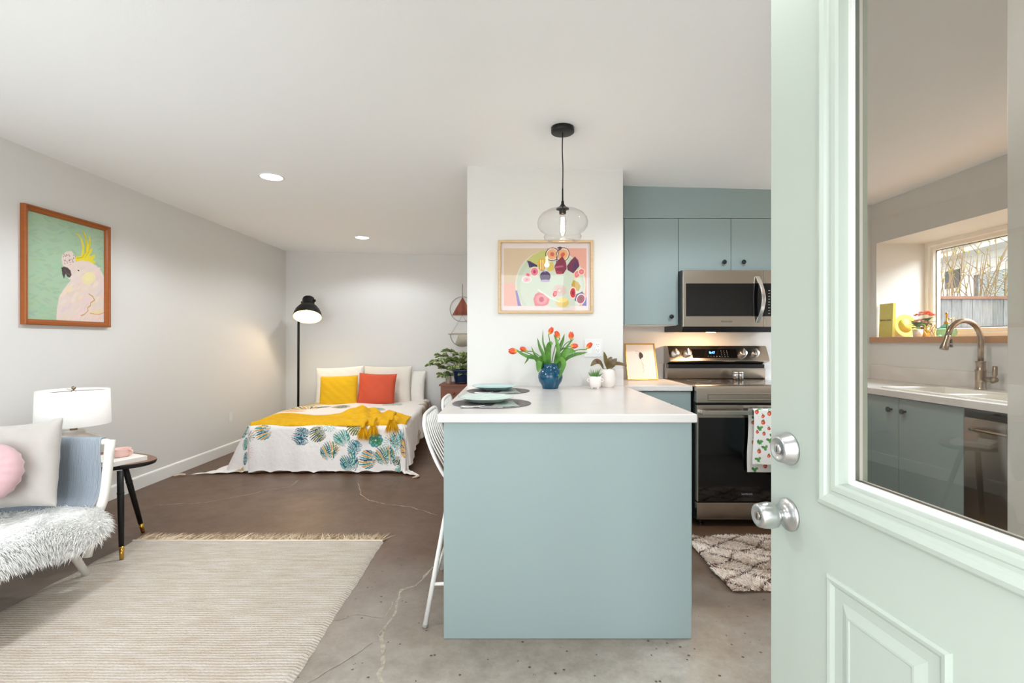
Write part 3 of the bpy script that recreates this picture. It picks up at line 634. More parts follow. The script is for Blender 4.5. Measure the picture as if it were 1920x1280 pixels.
# tea towel over the oven handle, strawberry print, back half hangs lower
def towel():
    nx, ny = 90, 300; u = np.linspace(0, 1, nx); v = np.linspace(0, 1, ny); U, V_ = np.meshgrid(u, u[:1]); 
    U, S = np.meshgrid(u, v); x0, x1 = 1.528, 1.77
    Lf, Lb = .345, .405; tot = Lf + Lb + .06; s = S * tot
    X = x0 + (x1 - x0) * U + np.where(s > Lf + .05, -.014, 0.0) * 1.0
    Z = np.where(s < Lf, .772 - (Lf - s), np.where(s < Lf + .06, .772 + .004 * np.sin((s - Lf) / .06 * PI), .772 - (s - Lf - .06)))
    Yy = np.where(s < Lf, 3.0605, np.where(s < Lf + .06, 3.0605 + (s - Lf) / .06 * .042, 3.1025))
    k = np.abs(.772 - Z) / .4
    Yy = Yy + .006 * k * np.sin(U * 9 + .6) * np.where(s < Lf, 1, .5)
    X = X + .010 * k * (U - .3) + .004 * np.sin(k * 6)
    cx = (X - x0) * 1000; cy = np.where(s < Lf, (.772 - Z) * 1000, 900 + s * 1000)
    R_ = random.Random(5); lay = []
    sp = [(20, 12), (100, 22), (190, 30), (60, 40), (150, 62), (220, 70), (60, 78), (40, 112), (96, 118), (176, 104), (215, 130), (24, 140), (66, 150), (120, 160), (190, 175), (40, 200), (100, 188), (150, 215), (210, 210), (70, 235), (36, 262), (190, 262), (130, 262), (95, 290), (160, 300), (220, 300), (30, 310)]
    kinds = 'rrrrrlrlrrrrrlrllrrlrrlrlrl'
    lay2 = []
    for (a, b), kd in zip(sp, kinds):
        for off in (0, 900 + 150, 900 + 480):
            b2 = b + off; ro = R_.uniform(-50, 50); sz = R_.uniform(9, 13.5)
            if kd == 'r':
                lay2 += [('l', [(a, b2 - sz), (a + R_.uniform(-12, 12), b2 - sz - 10)], 2, (90, 140, 70)), ('e', a, b2, sz, sz * 1.15, ro, (206, 58, 44)), ('e', a - sz * .2, b2 + sz * .15, sz * .5, sz * .6, ro, (236, 140, 100)), ('e', a, b2 - sz, sz * .7, sz * .3, ro, (70, 120, 50))]
            else:
                lay2 += [('e', a - 9, b2, 13, 8, 40 + ro, (70, 132, 66)), ('e', a + 9, b2 - 2, 12, 8, -40 + ro, (104, 158, 84)), ('e', a + 2, b2 + 10, 8, 12, ro, (84, 146, 76)), ('l', [(a, b2), (a + 14, b2 + 22)], 1.6, (90, 140, 70))]
    col = paint(cx, cy, (240, 234, 228), lay2)
    o = npmesh('tea_towel', np.stack([X, Yy, Z], -1).reshape(-1, 3), gridfaces(nx, ny), VTOWEL, None, True, col.reshape(-1, 3))
    sd = o.modifiers.new('t', 'SOLIDIFY'); sd.thickness = .0018; sd.offset = 1
    tag(o, 'white tea towel printed with red strawberries hanging over the oven handle', 'towel')
towel()

# ------------------------------------------------------------------ microwave
mw = thing('microwave', 'stainless over-the-range microwave with black glass window and bowed handle', 'microwave', (1.58, 3.6, 1.28))
X0, X1, FY = 1.2045, 1.962, 3.40
boxo('body', (X0, X1, 3.425, KY - .001, 1.305, 1.7095), BLACKP, mw)
dr = boxo('door', (X0 - .002, 1.768, FY, 3.424, 1.308, 1.706), STEEL, mw, .003); cp = boxo('control_panel', (1.7705, X1, FY, 3.424, 1.308, 1.706), STEEL, mw, .002)
boxo('window', (X0 + .018, 1.768, FY - .002, FY + .001, 1.382, 1.613), BLACKG, dr); boxo('key_area', (1.7705, X1 - .002, FY - .002, FY + .001, 1.382, 1.613), BLACKG, cp)
bm = B(); pts = [(1.722, FY - .012 - .052 * math.sin(PI * k), 1.335 + .328 * k) for k in np.linspace(0, 1, 17)]
rows = []
for i, p in enumerate(pts):
    f = i / 16; dy = .012; w_ = .013; xx = p[0] + .016 * math.sin(PI * f)
    rows.append([bm.verts.new(q) for q in ((xx - w_, p[1], p[2]), (xx + w_, p[1], p[2]), (xx + w_, p[1] + dy, p[2]), (xx - w_, p[1] + dy, p[2]))])
for a, b in zip(rows, rows[1:]):
    for i in range(4): bm.faces.new((a[i], a[(i + 1) % 4], b[(i + 1) % 4], b[i]))
bm.faces.new(rows[0]); bm.faces.new(rows[-1]); obj('handle', bm, mat('silver_handle', (222, 220, 216), .22, 1.0), dr, bevel=.002)
bm = B(); prism(bm, [(3.41, 1.306), (3.43, 1.272), (KY - .001, 1.278), (KY - .001, 1.306)], 'x', X0, X1); vb = obj('underside_vent', bm, BLACKP, mw)
for i in range(2):
    bm = B(); x = 1.28 + i * .36; rect_ring(bm, x, x + .28, 3.5, 3.72, [(0, 0), (.006, .003), (.012, 0)], lambda a, b, h: (a, b, 1.2735 + (b - 3.43) * .015 - h)); obj('grease_filter', bm, LGREYT, vb)
text('brand_lettering', 'FRIGIDAIRE', .016, (1.51, FY - .0005, 1.345), (PI / 2, 0, 0), GREYT, dr)
bm = B()
for i in range(9): box(bm, 1.80, 1.812, FY - .0026, FY - .002, 1.40 + i * .02, 1.404 + i * .02); box(bm, 1.826, 1.838, FY - .0026, FY - .002, 1.40 + i * .02, 1.404 + i * .02)
obj('key_marks', bm, LGREYT, cp)
obj('lamp_lens', box(B(), 1.40, 1.46, 3.47, 3.49, 1.270, 1.2715), HOODE, vb)
light('hood_lamp', 'AREA', (1.43, 3.50, 1.262), 3.2, (1, .62, .32), (.07, .03), (0.25, 0, 0))

# ------------------------------------------------------------------ living area
RUGZ = .012
# jute rug
def jute():
    nx, ny = 60, 260; x0, x1, y0, y1 = -2.28, -.772, .95, 2.905
    U, V_ = np.meshgrid(np.linspace(0, 1, nx), np.linspace(0, 1, ny)); Yv = y0 + (y1 - y0) * V_
    X = x0 + (x1 - x0) * U + np.where(U > .98, .003 * np.sin(Yv * 11) + .0015 * np.sin(Yv * 61), 0) + np.where(U < .02, .006 * np.sin(Yv * 23), 0)
    Z = RUGZ + .0012 * np.sin(Yv * 60) * np.sin(X * 3) + .001 * np.sin(X * 17 + Yv * 9)
    Z = np.where((U == 0) | (U == 1) | (V_ == 0) | (V_ == 1), .001, Z)
    return np.stack([X, Yv, Z], -1).reshape(-1, 3), gridfaces(nx, ny)
def jute_mat():
    m = bpy.data.materials.new('woven_jute'); m.use_nodes = True; n = m.node_tree.nodes; L = m.node_tree.links; b = n['Principled BSDF']; b.inputs['Roughness'].default_value = .95; b.inputs['Specular IOR Level'].default_value = .1
    tc = n.new('ShaderNodeTexCoord')
    def tex(kind, s, st, **k):
        mp = n.new('ShaderNodeMapping'); mp.inputs['Scale'].default_value = st; L.new(tc.outputs['Object'], mp.inputs[0]); t = n.new(kind); t.inputs['Scale'].default_value = s
        for a, v in k.items(): t.inputs[a].default_value = v
        L.new(mp.outputs[0], t.inputs[0]); return t
    rows = tex('ShaderNodeTexWave', 1, (0, 20, 0), Distortion=.6, Detail=2); rows.bands_direction = 'Y'
    kn = tex('ShaderNodeTexNoise', 100, (1, 2.2, 1), Detail=3); big = tex('ShaderNodeTexNoise', 7, (1, 4, 1), Detail=5)
    r = n.new('ShaderNodeValToRGB'); e = r.color_ramp.elements; e[0].position, e[0].color = .35, (*lin((218, 207, 196)), 1); e[1].position, e[1].color = .68, (*lin((206, 191, 174)), 1); L.new(big.outputs[0], r.inputs[0])
    mx = n.new('ShaderNodeMix'); mx.data_type = 'RGBA'; mx.blend_type = 'MULTIPLY'; mx.inputs[0].default_value = .55; L.new(r.outputs[0], mx.inputs[6])
    ad = n.new('ShaderNodeMath'); ad.operation = 'MULTIPLY_ADD'; L.new(rows.outputs[1] if len(rows.outputs) > 1 else rows.outputs[0], ad.inputs[0]); ad.inputs[1].default_value = .5; L.new(kn.outputs[0], ad.inputs[2])
    mr = n.new('ShaderNodeMapRange'); mr.inputs[1].default_value = .35; mr.inputs[2].default_value = 1.1; mr.inputs[3].default_value = .68; mr.inputs[4].default_value = 1.15; mr.clamp = False; L.new(ad.outputs[0], mr.inputs[0])
    L.new(mr.outputs[0], mx.inputs[7]); L.new(mx.outputs[2], b.inputs['Base Color'])
    bp = n.new('ShaderNodeBump'); bp.inputs['Distance'].default_value = .008; L.new(ad.outputs[0], bp.inputs['Height']); L.new(bp.outputs[0], b.inputs['Normal']); return m
rug = thing('jute_rug', 'large beige woven jute rug with a fringed far edge in the living area', 'rug', (-1.5, 1.95, 0))
v, f = jute(); npmesh('woven_field', v, f, jute_mat(), rug)
n_ = 1500; fx_ = RNG.uniform(-2.27, -.78, n_); Rr = np.stack([fx_, np.full(n_, 2.9), RNG.uniform(.003, .012, n_)], 1)
Dd = np.stack([RNG.normal(.25, .45, n_) * np.sin(fx_ * 2.5 + 1) + RNG.normal(0, .35, n_), np.ones(n_), RNG.uniform(-.02, .10, n_)], 1)
strands('fringe', Rr, Dd, .13, .0045, np.array([0, .1, -.06]), mat('jute_fringe', (226, 206, 178), .9, noise=(30, .6, I1, (198, 172, 140))), rug)
boxo('end_cord', (-2.278, -.775, 2.898, 2.908, .002, .016), mat('rug_edge_cord', (226, 214, 198), .9), rug, .004)

# cord lounge sofa, facing the camera, right end in view
sofa = thing('lounge_sofa', 'white wooden lounge sofa with a blue-grey cord back at the left edge', 'sofa', (-2.6, 2.1, 0))
def bar(bm, a, b, r0, r1=None): return tube(bm, [a, b], [r0, r0 if r1 is None else r1], 12)
SXR, SXL = -2.105, -3.0
for x, nm in ((SXR, 'back_post'), (SXL, 'back_post')):
    obj(nm, tube(B(), smoothpath([(x - .04, 2.44, .12), (x - .02, 2.47, .30), (x, 2.50, .42), (x + .012, 2.52, .692)], 4), [.022] * 13, 12), WWOOD, sofa, True)
    obj('side_rail', tube(B(), [(x - .03, 1.55, .30), (x - .02, 2.47, .30)], .022, 12), WWOOD, sofa, True)
    s_ = 1 if x == SXR else -1
    obj('leg', bar(B(), (x - .12 * s_ , 2.36, .29), (x - .075 + (0 if s_ > 0 else .15), 2.478, .013), .022, .016), WWOOD, sofa, True)
    obj('leg', bar(B(), (x - .12 * s_, 1.62, .29), (x - .075 + (0 if s_ > 0 else .15), 1.54, .013), .022, .016), WWOOD, sofa, True)
obj('top_rail', tube(B(), [(SXL, 2.52, .682), (SXR, 2.52, .682)], .016, 12), WWOOD, sofa, True)
obj('front_rail', tube(B(), [(SXL, 1.56, .31), (SXR - .02, 1.56, .31)], .022, 12), WWOOD, sofa, True)
bm = B(); r_ = random.Random(3)
for i in range(112):
    x = SXL + .03 + i * (SXR - SXL - .055) / 111
    P = smoothpath([(x, 2.535, .702), (x, 2.516, .7045), (x, 2.500, .695), (x, 2.498, .62), (x + r_.uniform(-.001, .001), 2.505, .50), (x, 2.47, .38), (x, 2.35, .325), (x, 1.9, .305), (x, 1.56, .335)], 3)
    tube(bm, P, .0042, 5, cap=False)
obj('cord_webbing', bm, CORD, sofa, True, kind='stuff')
# sheepskin over the seat, hanging over the right side
def skin():
    nu, nv = 46, 60; rows = []
    for j in range(nv):
        v = j / (nv - 1); y = 1.12 + 1.34 * v
        hang = .12 + .03 * math.sin(v * 9) - .05 * max(0, v - .82) / .18
        L0 = .90; tot = L0 + hang
        for i in range(nu):
            s = i / (nu - 1) * tot
            if s < L0: x = -2.93 + s; z = .352 + .012 * math.sin(x * 9 + y * 6) + .02 * math.sin(y * 4)
            else:
                d = s - L0; x = -2.03 + .035 * (1 - math.exp(-d * 30)) ; z = .352 + .02 * math.sin(y * 4) - d * .95 + .012 * (1 - math.exp(-d * 20))
            cr = max(0, v - .86) / .14
            if s > L0 * .9: x -= .06 * cr ** 2
            rows.append((x, y, z))
    return np.array(rows), nu, nv
sk_ = thing('sheepskin', 'fluffy white sheepskin throw spread over the sofa seat', 'sheepskin', (-2.4, 2.0, .35))
V0, nu, nv = skin(); Fk = gridfaces(nu, nv)
npmesh('hide', V0, Fk, FUR, sk_)
G = V0.reshape(nv, nu, 3); dU = np.gradient(G, axis=1); dV = np.gradient(G, axis=0); NN = np.cross(dU, dV); NN /= np.linalg.norm(NN, axis=2, keepdims=True) + 1e-9
n_ = 60000; ii = RNG.uniform(0, nu - 1.001, n_); jj = RNG.uniform(nv * .33, nv - 1.001, n_)
i0, j0 = ii.astype(int), jj.astype(int); fi, fj = (ii - i0)[:, None], (jj - j0)[:, None]
bil = lambda A: (A[j0, i0] * (1 - fi) + A[j0, i0 + 1] * fi) * (1 - fj) + (A[j0 + 1, i0] * (1 - fi) + A[j0 + 1, i0 + 1] * fi) * fj
Rt = bil(G); Nr = bil(NN)
sw = np.stack([np.sin(Rt[:, 1] * 11 + Rt[:, 0] * 7), np.cos(Rt[:, 0] * 13 + Rt[:, 1] * 5), np.zeros(n_)], 1)
Dr = Nr * .9 + sw * .8 + RNG.normal(0, .28, (n_, 3)) + np.array([.25, -.1, 0])
strands('fur', Rt, Dr, .046, .0032, np.array([.25, -.1, -.45]) + sw * .5, FUR, sk_)
# cushions on the sofa
M1 = Matrix.Translation((-2.43, 2.36, .60)) @ Matrix.Rotation(-.18, 4, 'X') @ Matrix.Rotation(-.09, 4, 'Y')
cu = pillow('square_cushion', .46, .44, .15, LINEN, M1, pinch=.09, seed=2); tag(cu, 'square beige velvet cushion leaning on the sofa back', 'cushion')
bm = B(); n = 72; rows = []
prof = [(0, .052), (.01, .046), (.03, .052), (.07, .058), (.11, .050), (.135, .028), (.141, .008), (.141, 0)]
prof = prof + [(r, -z) for r, z in prof[::-1][1:]]
for r, z in prof:
    rows.append([bm.verts.new(((r + (.0010 * math.sin(i * 2 * PI / n * 18) if .03 < r else 0)) * math.cos(2 * PI * i / n), (z + (.004 if z > 0 else -.004) * math.sin(i * 2 * PI / n * 18) * min(1, r / .06) if abs(z) > .01 else z), r * math.sin(2 * PI * i / n))) for i in range(n)] if r > 0 else [bm.verts.new((0, z, 0))])
for a, b in zip(rows, rows[1:]):
    for i in range(n):
        j = (i + 1) % n
        if len(a) == 1: bm.faces.new((a[0], b[i], b[j]))
        elif len(b) == 1: bm.faces.new((a[i], a[j], b[0]))
        else: bm.faces.new((a[i], a[j], b[j], b[i]))
rc = thing('round_cushion', 'round dusty pink pleated velvet cushion in front of the square beige one', 'cushion', (-2.385, 2.2, .605))
MR = Matrix.Translation((-2.385, 2.2, .605)) @ Matrix.Rotation(-.3, 4, 'X') @ Matrix.Rotation(.12, 4, 'Z')
bmesh.ops.transform(bm, matrix=MR @ Matrix.Scale(.94, 4), verts=bm.verts); obj('pleated_cover', bm, PINKV, rc, True)
obj('button', lathe_dir(B(), [(0, 0), (.014, 0), (.012, .006), (0, .009)], MR @ Vector((0, -.048, 0)), MR.to_3x3() @ Vector((0, -1, 0)), 20), PINKV, rc, True)

# side table, book, mug, lamp
TX, TY, TZ = -2.53, 2.86, .503
tb = thing('side_table', 'walnut-topped side table on black legs with brass feet beside the sofa', 'side table', (TX, TY, 0))
def tri(a):    # rounded triangular top
    r = 1 + .10 * math.cos(3 * a); return (.375 * r * math.cos(a), .225 * (1 + .06 * math.cos(2 * a)) * math.sin(a))
bm = B(); N = 56; rings = []
for k, z in ((.93, -.028), (.985, -.020), (1.0, -.006), (.995, 0)): rings.append([bm.verts.new((TX + tri(2 * PI * i / N)[0] * k, TY + tri(2 * PI * i / N)[1] * k, TZ + z)) for i in range(N)])
for a, b in zip(rings, rings[1:]):
    for i in range(N): bm.faces.new((a[i], a[(i + 1) % N], b[(i + 1) % N], b[i]))
bm.faces.new(rings[0]); bm.faces.new(rings[-1]); tp = obj('table_top', bm, [TOPW, BLACKM], tb)
for p in tp.data.polygons:
    if abs(p.normal.z) < .9 or p.normal.z < 0: p.material_index = 1
for a, b in (((-2.215, 2.735, .475), (-2.135, 2.646, .0135)), ((-2.335, 2.91, .475), (-2.325, 3.05, .0)), ((-2.78, 2.86, .475), (-2.90, 2.86, .0))):
    a, b = Vector(a), Vector(b); k = a.lerp(b, .86)
    lg = obj('leg', tube(B(), [a, a.lerp(b, .3), k], [.0155, .0165, .0125], 14), BLACKM, tb, True)
    obj('brass_tip', tube(B(), [k, b], [.013, .0095], 14), BRASS, lg, True, label='brass foot tip')
    obj('collar', tube(B(), [a.lerp(b, .25), a.lerp(b, .27)], .0175, 14), BLACKM, lg, True)
def book(name, label, c, sx, sy, th, rz, m, tilt=None, group=None, spine_side=-1):
    t = thing(name, label, 'book', c, group); M = Matrix.Translation(c) @ (tilt if tilt is not None else Matrix.Rotation(rz, 4, 'Z'))
    bm = B(); box(bm, -sx / 2, sx / 2, -sy / 2, sy / 2, 0, .0022, M=M); box(bm, -sx / 2, sx / 2, -sy / 2, sy / 2, th - .0022, th, M=M); box(bm, -sx / 2, sx / 2, -sy / 2, -sy / 2 + .002, .0022, th - .0022, M=M); obj('cover', bm, m, t, bevel=.0006)
    obj('page_block', box(B(), -sx / 2 + .004, sx / 2 - .004, -sy / 2 + .002, sy / 2 - .004, .0022, th - .0022, M=M), PAPER, t); return t, M
bk, Mb = book('book', 'thick white paperback lying flat on the side table under the pink mug', (-2.325, 2.83, TZ), .20, .27, .026, 1.15, BOOKW)
text('cover_lettering', 'essays', .016, Mb @ Vector((-.02, -.05, .0265)), (0, 0, 1.15), LGREYT, bk)
bk2, _ = book('book', 'thin pale book at the bottom of the side table stack', (-2.34, 2.835, TZ), .2, .27, .0001, 1.1, BOOKW) if False else (None, None)
mug = thing('mug', 'pale pink ceramic mug standing on the white paperback', 'mug', (-2.30, 2.85, TZ + .0265))
obj('cup', lathe(B(), [(0, 0), (.037, 0), (.043, .006), (.045, .02), (.044, .038), (.047, .046), (.0445, .046), (.041, .037), (.041, .012), (0, .008)], 32, (-2.30, 2.85, TZ + .0265)), PINKC, mug, True)
obj('handle', tube(B(), smoothpath([(-2.257, 2.85, TZ + .068), (-2.237, 2.848, TZ + .060), (-2.235, 2.847, TZ + .046), (-2.257, 2.85, TZ + .038)], 4), .005, 8), PINKC, mug, True)
lx, ly = -2.655, 2.93
lp = thing('table_lamp', 'table lamp with white drum shade and cream glazed jar base behind the sofa', 'lamp', (lx, ly, TZ))
obj('base', lathe(B(), [(0, 0), (.075, 0), (.082, .004), (.118, .045), (.136, .085), (.134, .108), (.115, .126), (.078, .138), (.060, .146), (.058, .158), (.052, .166), (0, .168)], 40, (lx, ly, TZ)), LAMPG, lp, True)
obj('neck', lathe(B(), [(.018, .166), (.018, .195), (.012, .2), (.012, .235), (.006, .24), (.004, .26), (0, .26)], 20, (lx, ly, TZ)), NICKEL, lp, True)
zt, zb = .912, .703
sh = obj('lamp_shade', lathe(B(), [(.178, zb - TZ), (.172, zt - TZ), (.170, zt - TZ), (.176, zb - TZ), (.178, zb - TZ)], 56, (lx, ly, TZ), caps=False), SHADE, lp, True)
bm = B()
for k in range(3): a = k * 2 * PI / 3 + .4; tube(bm, [(lx, ly, zt - .004), (lx + .171 * math.cos(a), ly + .171 * math.sin(a), zt - .004)], .0016, 6)
tube(bm, [(lx + .012, ly, .74), (lx + .06, ly, .80), (lx + .012, ly, zt - .006)], .0018, 6); tube(bm, [(lx - .012, ly, .74), (lx - .06, ly, .80), (lx - .012, ly, zt - .006)], .0018, 6)
obj('harp', bm, NICKEL, sh); obj('finial', lathe(B(), [(0, 0), (.004, 0), (.004, .006), (.009, .010), (.011, .017), (.009, .024), (0, .028)], 18, (lx, ly, zt - .004)), NICKEL, sh, True)

# ------------------------------------------------------------------ cockatoo picture on the left wall
def picture(root, fn, a0, a1, b0, b1, frame_prof, fm, label=None):
    bm = B(); rect_ring(bm, a0, a1, b0, b1, frame_prof, fn); return obj('frame', bm, fm, root)
def cock():
    t = thing('framed_picture', 'white cockatoo print on green in an orange wooden frame on the left wall', 'picture', (LX, 3.33, 1.69))
    y0, y1, z0, z1 = 3.005, 3.650, 1.312, 2.066
    fn = lambda a, b, h: (LX + h, a, b)
    picture(t, fn, y0, y1, z0, z1, [(0, 0), (0, .030), (.004, .034), (.011, .034), (.014, .026), (.018, .026), (.030, .020), (.034, .016), (.036, .006)], PICW)
    # photo crop coordinates (inner print) rectified to 0..1
    def R(x, y):
        w = 1 / (960 - x / 4.2667); u = (w - 1 / 909) / (1 / 771 - 1 / 909); f = (x - 218) / 590; top = 235 + f * 157; bot = 1098 + f * 24; return (u, 1 - (y - top) / (bot - top))
    A = lambda pts: [R(*p) for p in pts]
    W = (222, 202, 194)
    L_ = []
    rr = random.Random(8)
    for i in range(260): L_.append(('e', rr.random(), rr.random(), .05, .012, rr.uniform(-30, 30), (158 + rr.randint(-5, 5), 186 + rr.randint(-5, 5), 154 + rr.randint(-5, 6))))
    Y1 = (226, 208, 48)
    for c in ([(585, 408), (612, 420), (640, 460), (655, 520), (650, 600), (630, 600), (640, 520), (625, 450)], [(636, 388), (660, 410), (680, 480), (690, 560), (680, 620), (655, 620), (668, 540), (662, 450)], [(690, 428), (702, 440), (705, 500), (690, 560), (672, 610), (655, 600), (680, 520), (692, 470)],
              [(720, 525), (712, 560), (690, 600), (735, 580), (740, 600), (720, 620), (745, 640), (730, 655), (690, 640), (580, 635), (590, 600), (640, 590)]): L_.append(('p', A(c), Y1))
    L_.append(('l', A([(645, 400), (670, 470), (668, 560), (640, 605), (600, 612)]), .012, (206, 180, 30)))
    L_.append(('l', A([(700, 470), (690, 560), (660, 610)]), .008, (206, 180, 30)))
    L_.append(('p', A([(480, 620), (490, 580), (520, 558), (560, 556), (580, 590), (590, 640), (640, 628), (700, 640), (750, 670), (790, 720), (808, 760), (808, 1120), (440, 1104), (445, 1020), (460, 930), (490, 870), (530, 815), (550, 790), (555, 750), (520, 700), (490, 670)]), W))
    for i in range(150):
        x, y = rr.uniform(470, 800), rr.uniform(680, 1110); u, v = R(x, y)
        if in_poly(np.array([x]), np.array([y]), [(550, 690), (700, 650), (790, 730), (800, 1110), (455, 1095), (470, 930), (540, 820)])[0]: L_.append(('e', u, v, .045, .018, rr.uniform(20, 60), (222 + rr.randint(-8, 8), 203 + rr.randint(-8, 6), 190 + rr.randint(-8, 10))))
    u, v = R(690, 770); L_.append(('e', u, v, .10, .065, 20, (226, 212, 168))); u, v = R(690, 760); L_.append(('e', u, v, .07, .045, 20, (230, 216, 160)))
    u, v = R(540, 860); L_.append(('e', u, v, .05, .03, 20, (228, 208, 176))); u, v = R(750, 1040); L_.append(('e', u, v, .12, .02, 10, (226, 206, 160)))
    L_.append(('p', A([(480, 690), (500, 678), (530, 690), (550, 710), (558, 745), (545, 768), (525, 760), (512, 735), (500, 778), (486, 740)]), (70, 56, 56)))
    L_.append(('l', A([(505, 700), (520, 730), (545, 745)]), .006, (110, 90, 88)))
    u, v = R(611, 710); L_.append(('e', u, v, .021, .011, 0, (240, 226, 214))); L_.append(('e', u, v, .014, .0085, 0, (30, 24, 22)))
    for i in range(34):
        u, v = R(rr.uniform(492, 575), rr.uniform(575, 665)); L_.append(('e', u, v, .0055, .004, 0, (110, 70, 60)))
    L_.append(('l', A([(690, 895), (720, 915), (735, 945), (705, 965), (705, 985), (680, 1010), (685, 1030), (655, 1060), (630, 1070)]), .010, (190, 140, 80)))
    L_.append(('l', A([(808, 1042), (770, 1060), (730, 1055), (700, 1050)]), .008, (200, 150, 90)))
    nx, ny = 210, 270; U, V_ = np.meshgrid(np.linspace(0, 1, nx), np.linspace(0, 1, ny)); col = paint(U, V_, (164, 190, 160), L_)
    a0, a1, b0, b1 = y0 + .036, y1 - .036, z0 + .036, z1 - .036
    P = np.stack([np.full_like(U, LX + .008), a0 + (a1 - a0) * U, b0 + (b1 - b0) * V_], -1).reshape(-1, 3)
    npmesh('print', P, gridfaces(nx, ny), VCOL, t, False, col.reshape(-1, 3))
cock()

# ------------------------------------------------------------------ fig print on the partition
def fig():
    t = thing('framed_picture', 'colourful print of figs on a plate in a light oak frame', 'picture', (.22, PY_, 1.63))
    x0, x1, z0, z1 = -.0905, .531, 1.390, 1.868; fn = lambda a, b, h: (a, PY_ - h, b)
    picture(t, fn, x0, x1, z0, z1, [(0, 0), (0, .020), (.002, .022), (.015, .022), (.017, .020), (.018, .008)], OAK)
    S = 6.4; cx = lambda x: x; L_ = []
    e = lambda *a: L_.append(('e',) + a); p = lambda pts, c: L_.append(('p', pts, c)); l = lambda pts, w_, c: L_.append(('l', pts, w_, c))
    p([(278, 270), (1293, 270), (1293, 980), (278, 980)], (208, 184, 152)); p([(900, 270), (1293, 270), (1293, 980), (1000, 980)], (222, 160, 140)); p([(278, 720), (380, 690), (470, 800), (500, 980), (278, 980)], (226, 168, 152))
    e(850, 720, 430, 430, 0, (214, 206, 190)); e(850, 725, 415, 415, 0, (192, 200, 174)); e(860, 740, 380, 385, 0, (198, 206, 186)); p([(560, 420), (640, 350), (740, 300), (860, 300), (800, 420), (640, 500)], (190, 190, 110))
    p([(1235, 975), (1293, 860), (1293, 980)], (92, 86, 168))
    def cut(x, y, rx, ry, rot, skin, fl, seed): e(x, y, rx, ry, rot, skin); e(x, y, rx * .88, ry * .9, rot, (238, 214, 196)); e(x, y, rx * .74, ry * .76, rot, fl); e(x, y, rx * .3, ry * .34, rot, seed)
    cut(872, 345, 85, 82, -35, (44, 34, 66), (226, 168, 116), (206, 92, 84)); cut(1000, 350, 80, 92, 35, (44, 34, 66), (226, 164, 104), (200, 84, 80)); p([(930, 262), (965, 250), (1000, 262), (968, 300)], (70, 50, 80)); l([(965, 262), (920, 440)], 8, (60, 40, 80))
    p([(995, 370), (1040, 440), (1050, 520), (1010, 585), (930, 590), (895, 500), (930, 430)], (122, 28, 56)); p([(895, 495), (1000, 480), (1010, 500), (900, 520)], (170, 80, 110)); p([(905, 540), (1000, 560), (980, 590), (925, 590)], (170, 30, 60))
    p([(1150, 372), (1190, 420), (1205, 490), (1130, 580), (1060, 540), (1050, 490), (1100, 420)], (104, 26, 60)); p([(1160, 400), (1205, 490), (1130, 580), (1120, 520)], (78, 28, 74))
    p([(560, 422), (600, 430), (690, 480), (690, 500), (590, 510), (578, 460)], (60, 32, 82)); cut(655, 560, 60, 64, 0, (196, 210, 150), (226, 120, 140), (190, 40, 90)); cut(575, 600, 36, 26, 30, (210, 160, 170), (226, 110, 130), (200, 60, 100))
    e(745, 460, 52, 60, 0, (222, 170, 30)); e(745, 500, 40, 50, 0, (206, 150, 26)); l([(730, 420), (730, 530)], 10, (255, 236, 180)); l([(758, 420), (758, 530)], 10, (255, 236, 180)); p([(800, 450), (880, 440), (900, 540), (820, 560)], (212, 186, 92))
    e(786, 615, 66, 62, 0, (74, 38, 88)); e(786, 640, 60, 36, 0, (58, 28, 74)); p([(750, 560), (765, 540), (800, 570)], (150, 130, 180)); e(786, 672, 60, 16, 0, (176, 160, 190))
    cut(1175, 590, 40, 58, 20, (206, 196, 90), (226, 110, 120), (220, 140, 150)); cut(1230, 560, 44, 42, -20, (214, 206, 130), (226, 100, 120), (220, 140, 150))
    p([(1130, 660), (1190, 690), (1220, 740), (1195, 800), (1130, 780), (1105, 720)], (190, 152, 44)); cut(1125, 820, 46, 78, 0, (230, 190, 180), (200, 40, 50), (150, 20, 40)); cut(905, 830, 34, 52, 20, (234, 200, 190), (200, 40, 50), (230, 120, 120))
    p([(1240, 800), (1270, 850), (1278, 930), (1215, 965), (1145, 910), (1160, 840)], (62, 48, 110)); e(1222, 895, 56, 66, 20, (238, 214, 200)); e(1222, 895, 46, 56, 20, (150, 28, 56)); e(1222, 890, 16, 22, 0, (100, 14, 40))
    p([(700, 810), (760, 830), (840, 900), (820, 960), (770, 980), (660, 980), (640, 900), (660, 840)], (214, 112, 118)); e(740, 900, 70, 60, 0, (226, 138, 138)); e(740, 900, 30, 34, 0, (190, 70, 90)); e(995, 940, 82, 56, 0, (216, 184, 92)); e(1000, 905, 60, 30, 0, (232, 206, 130)); cut(560, 655, 60, 40, 0, (236, 226, 224), (236, 180, 180), (226, 140, 150))
    for i, a in enumerate(np.linspace(0, 2 * PI, 26)): l([(960 + 20 * math.cos(a), 790 + 20 * math.sin(a)), (960 + 85 * math.cos(a), 790 + 75 * math.sin(a))], 4, (226, 120, 136))
    p([(420, 790), (440, 790), (490, 980), (450, 980)], (124, 106, 178)); l([(700, 780), (850, 880), (960, 930)], 14, (224, 222, 210)); l([(500, 960), (560, 820), (640, 960)], 6, (216, 196, 170))
    nx, ny = 330, 246; px = np.linspace(240, 1340, nx); py = np.linspace(1040, 205, ny); Xg, Yg = np.meshgrid(px, py)
    col = paint(Xg, Yg, (222, 206, 202), L_); out = (Xg < 278) | (Xg > 1293) | (Yg < 270) | (Yg > 980)
    lim = (Yg > 268) & (Xg > 700) & (Xg < 1100); col[out & ~((Yg > 250) & (Yg < 1000) & (Xg > 850) & (Xg < 1080))] = lc((224, 208, 204))
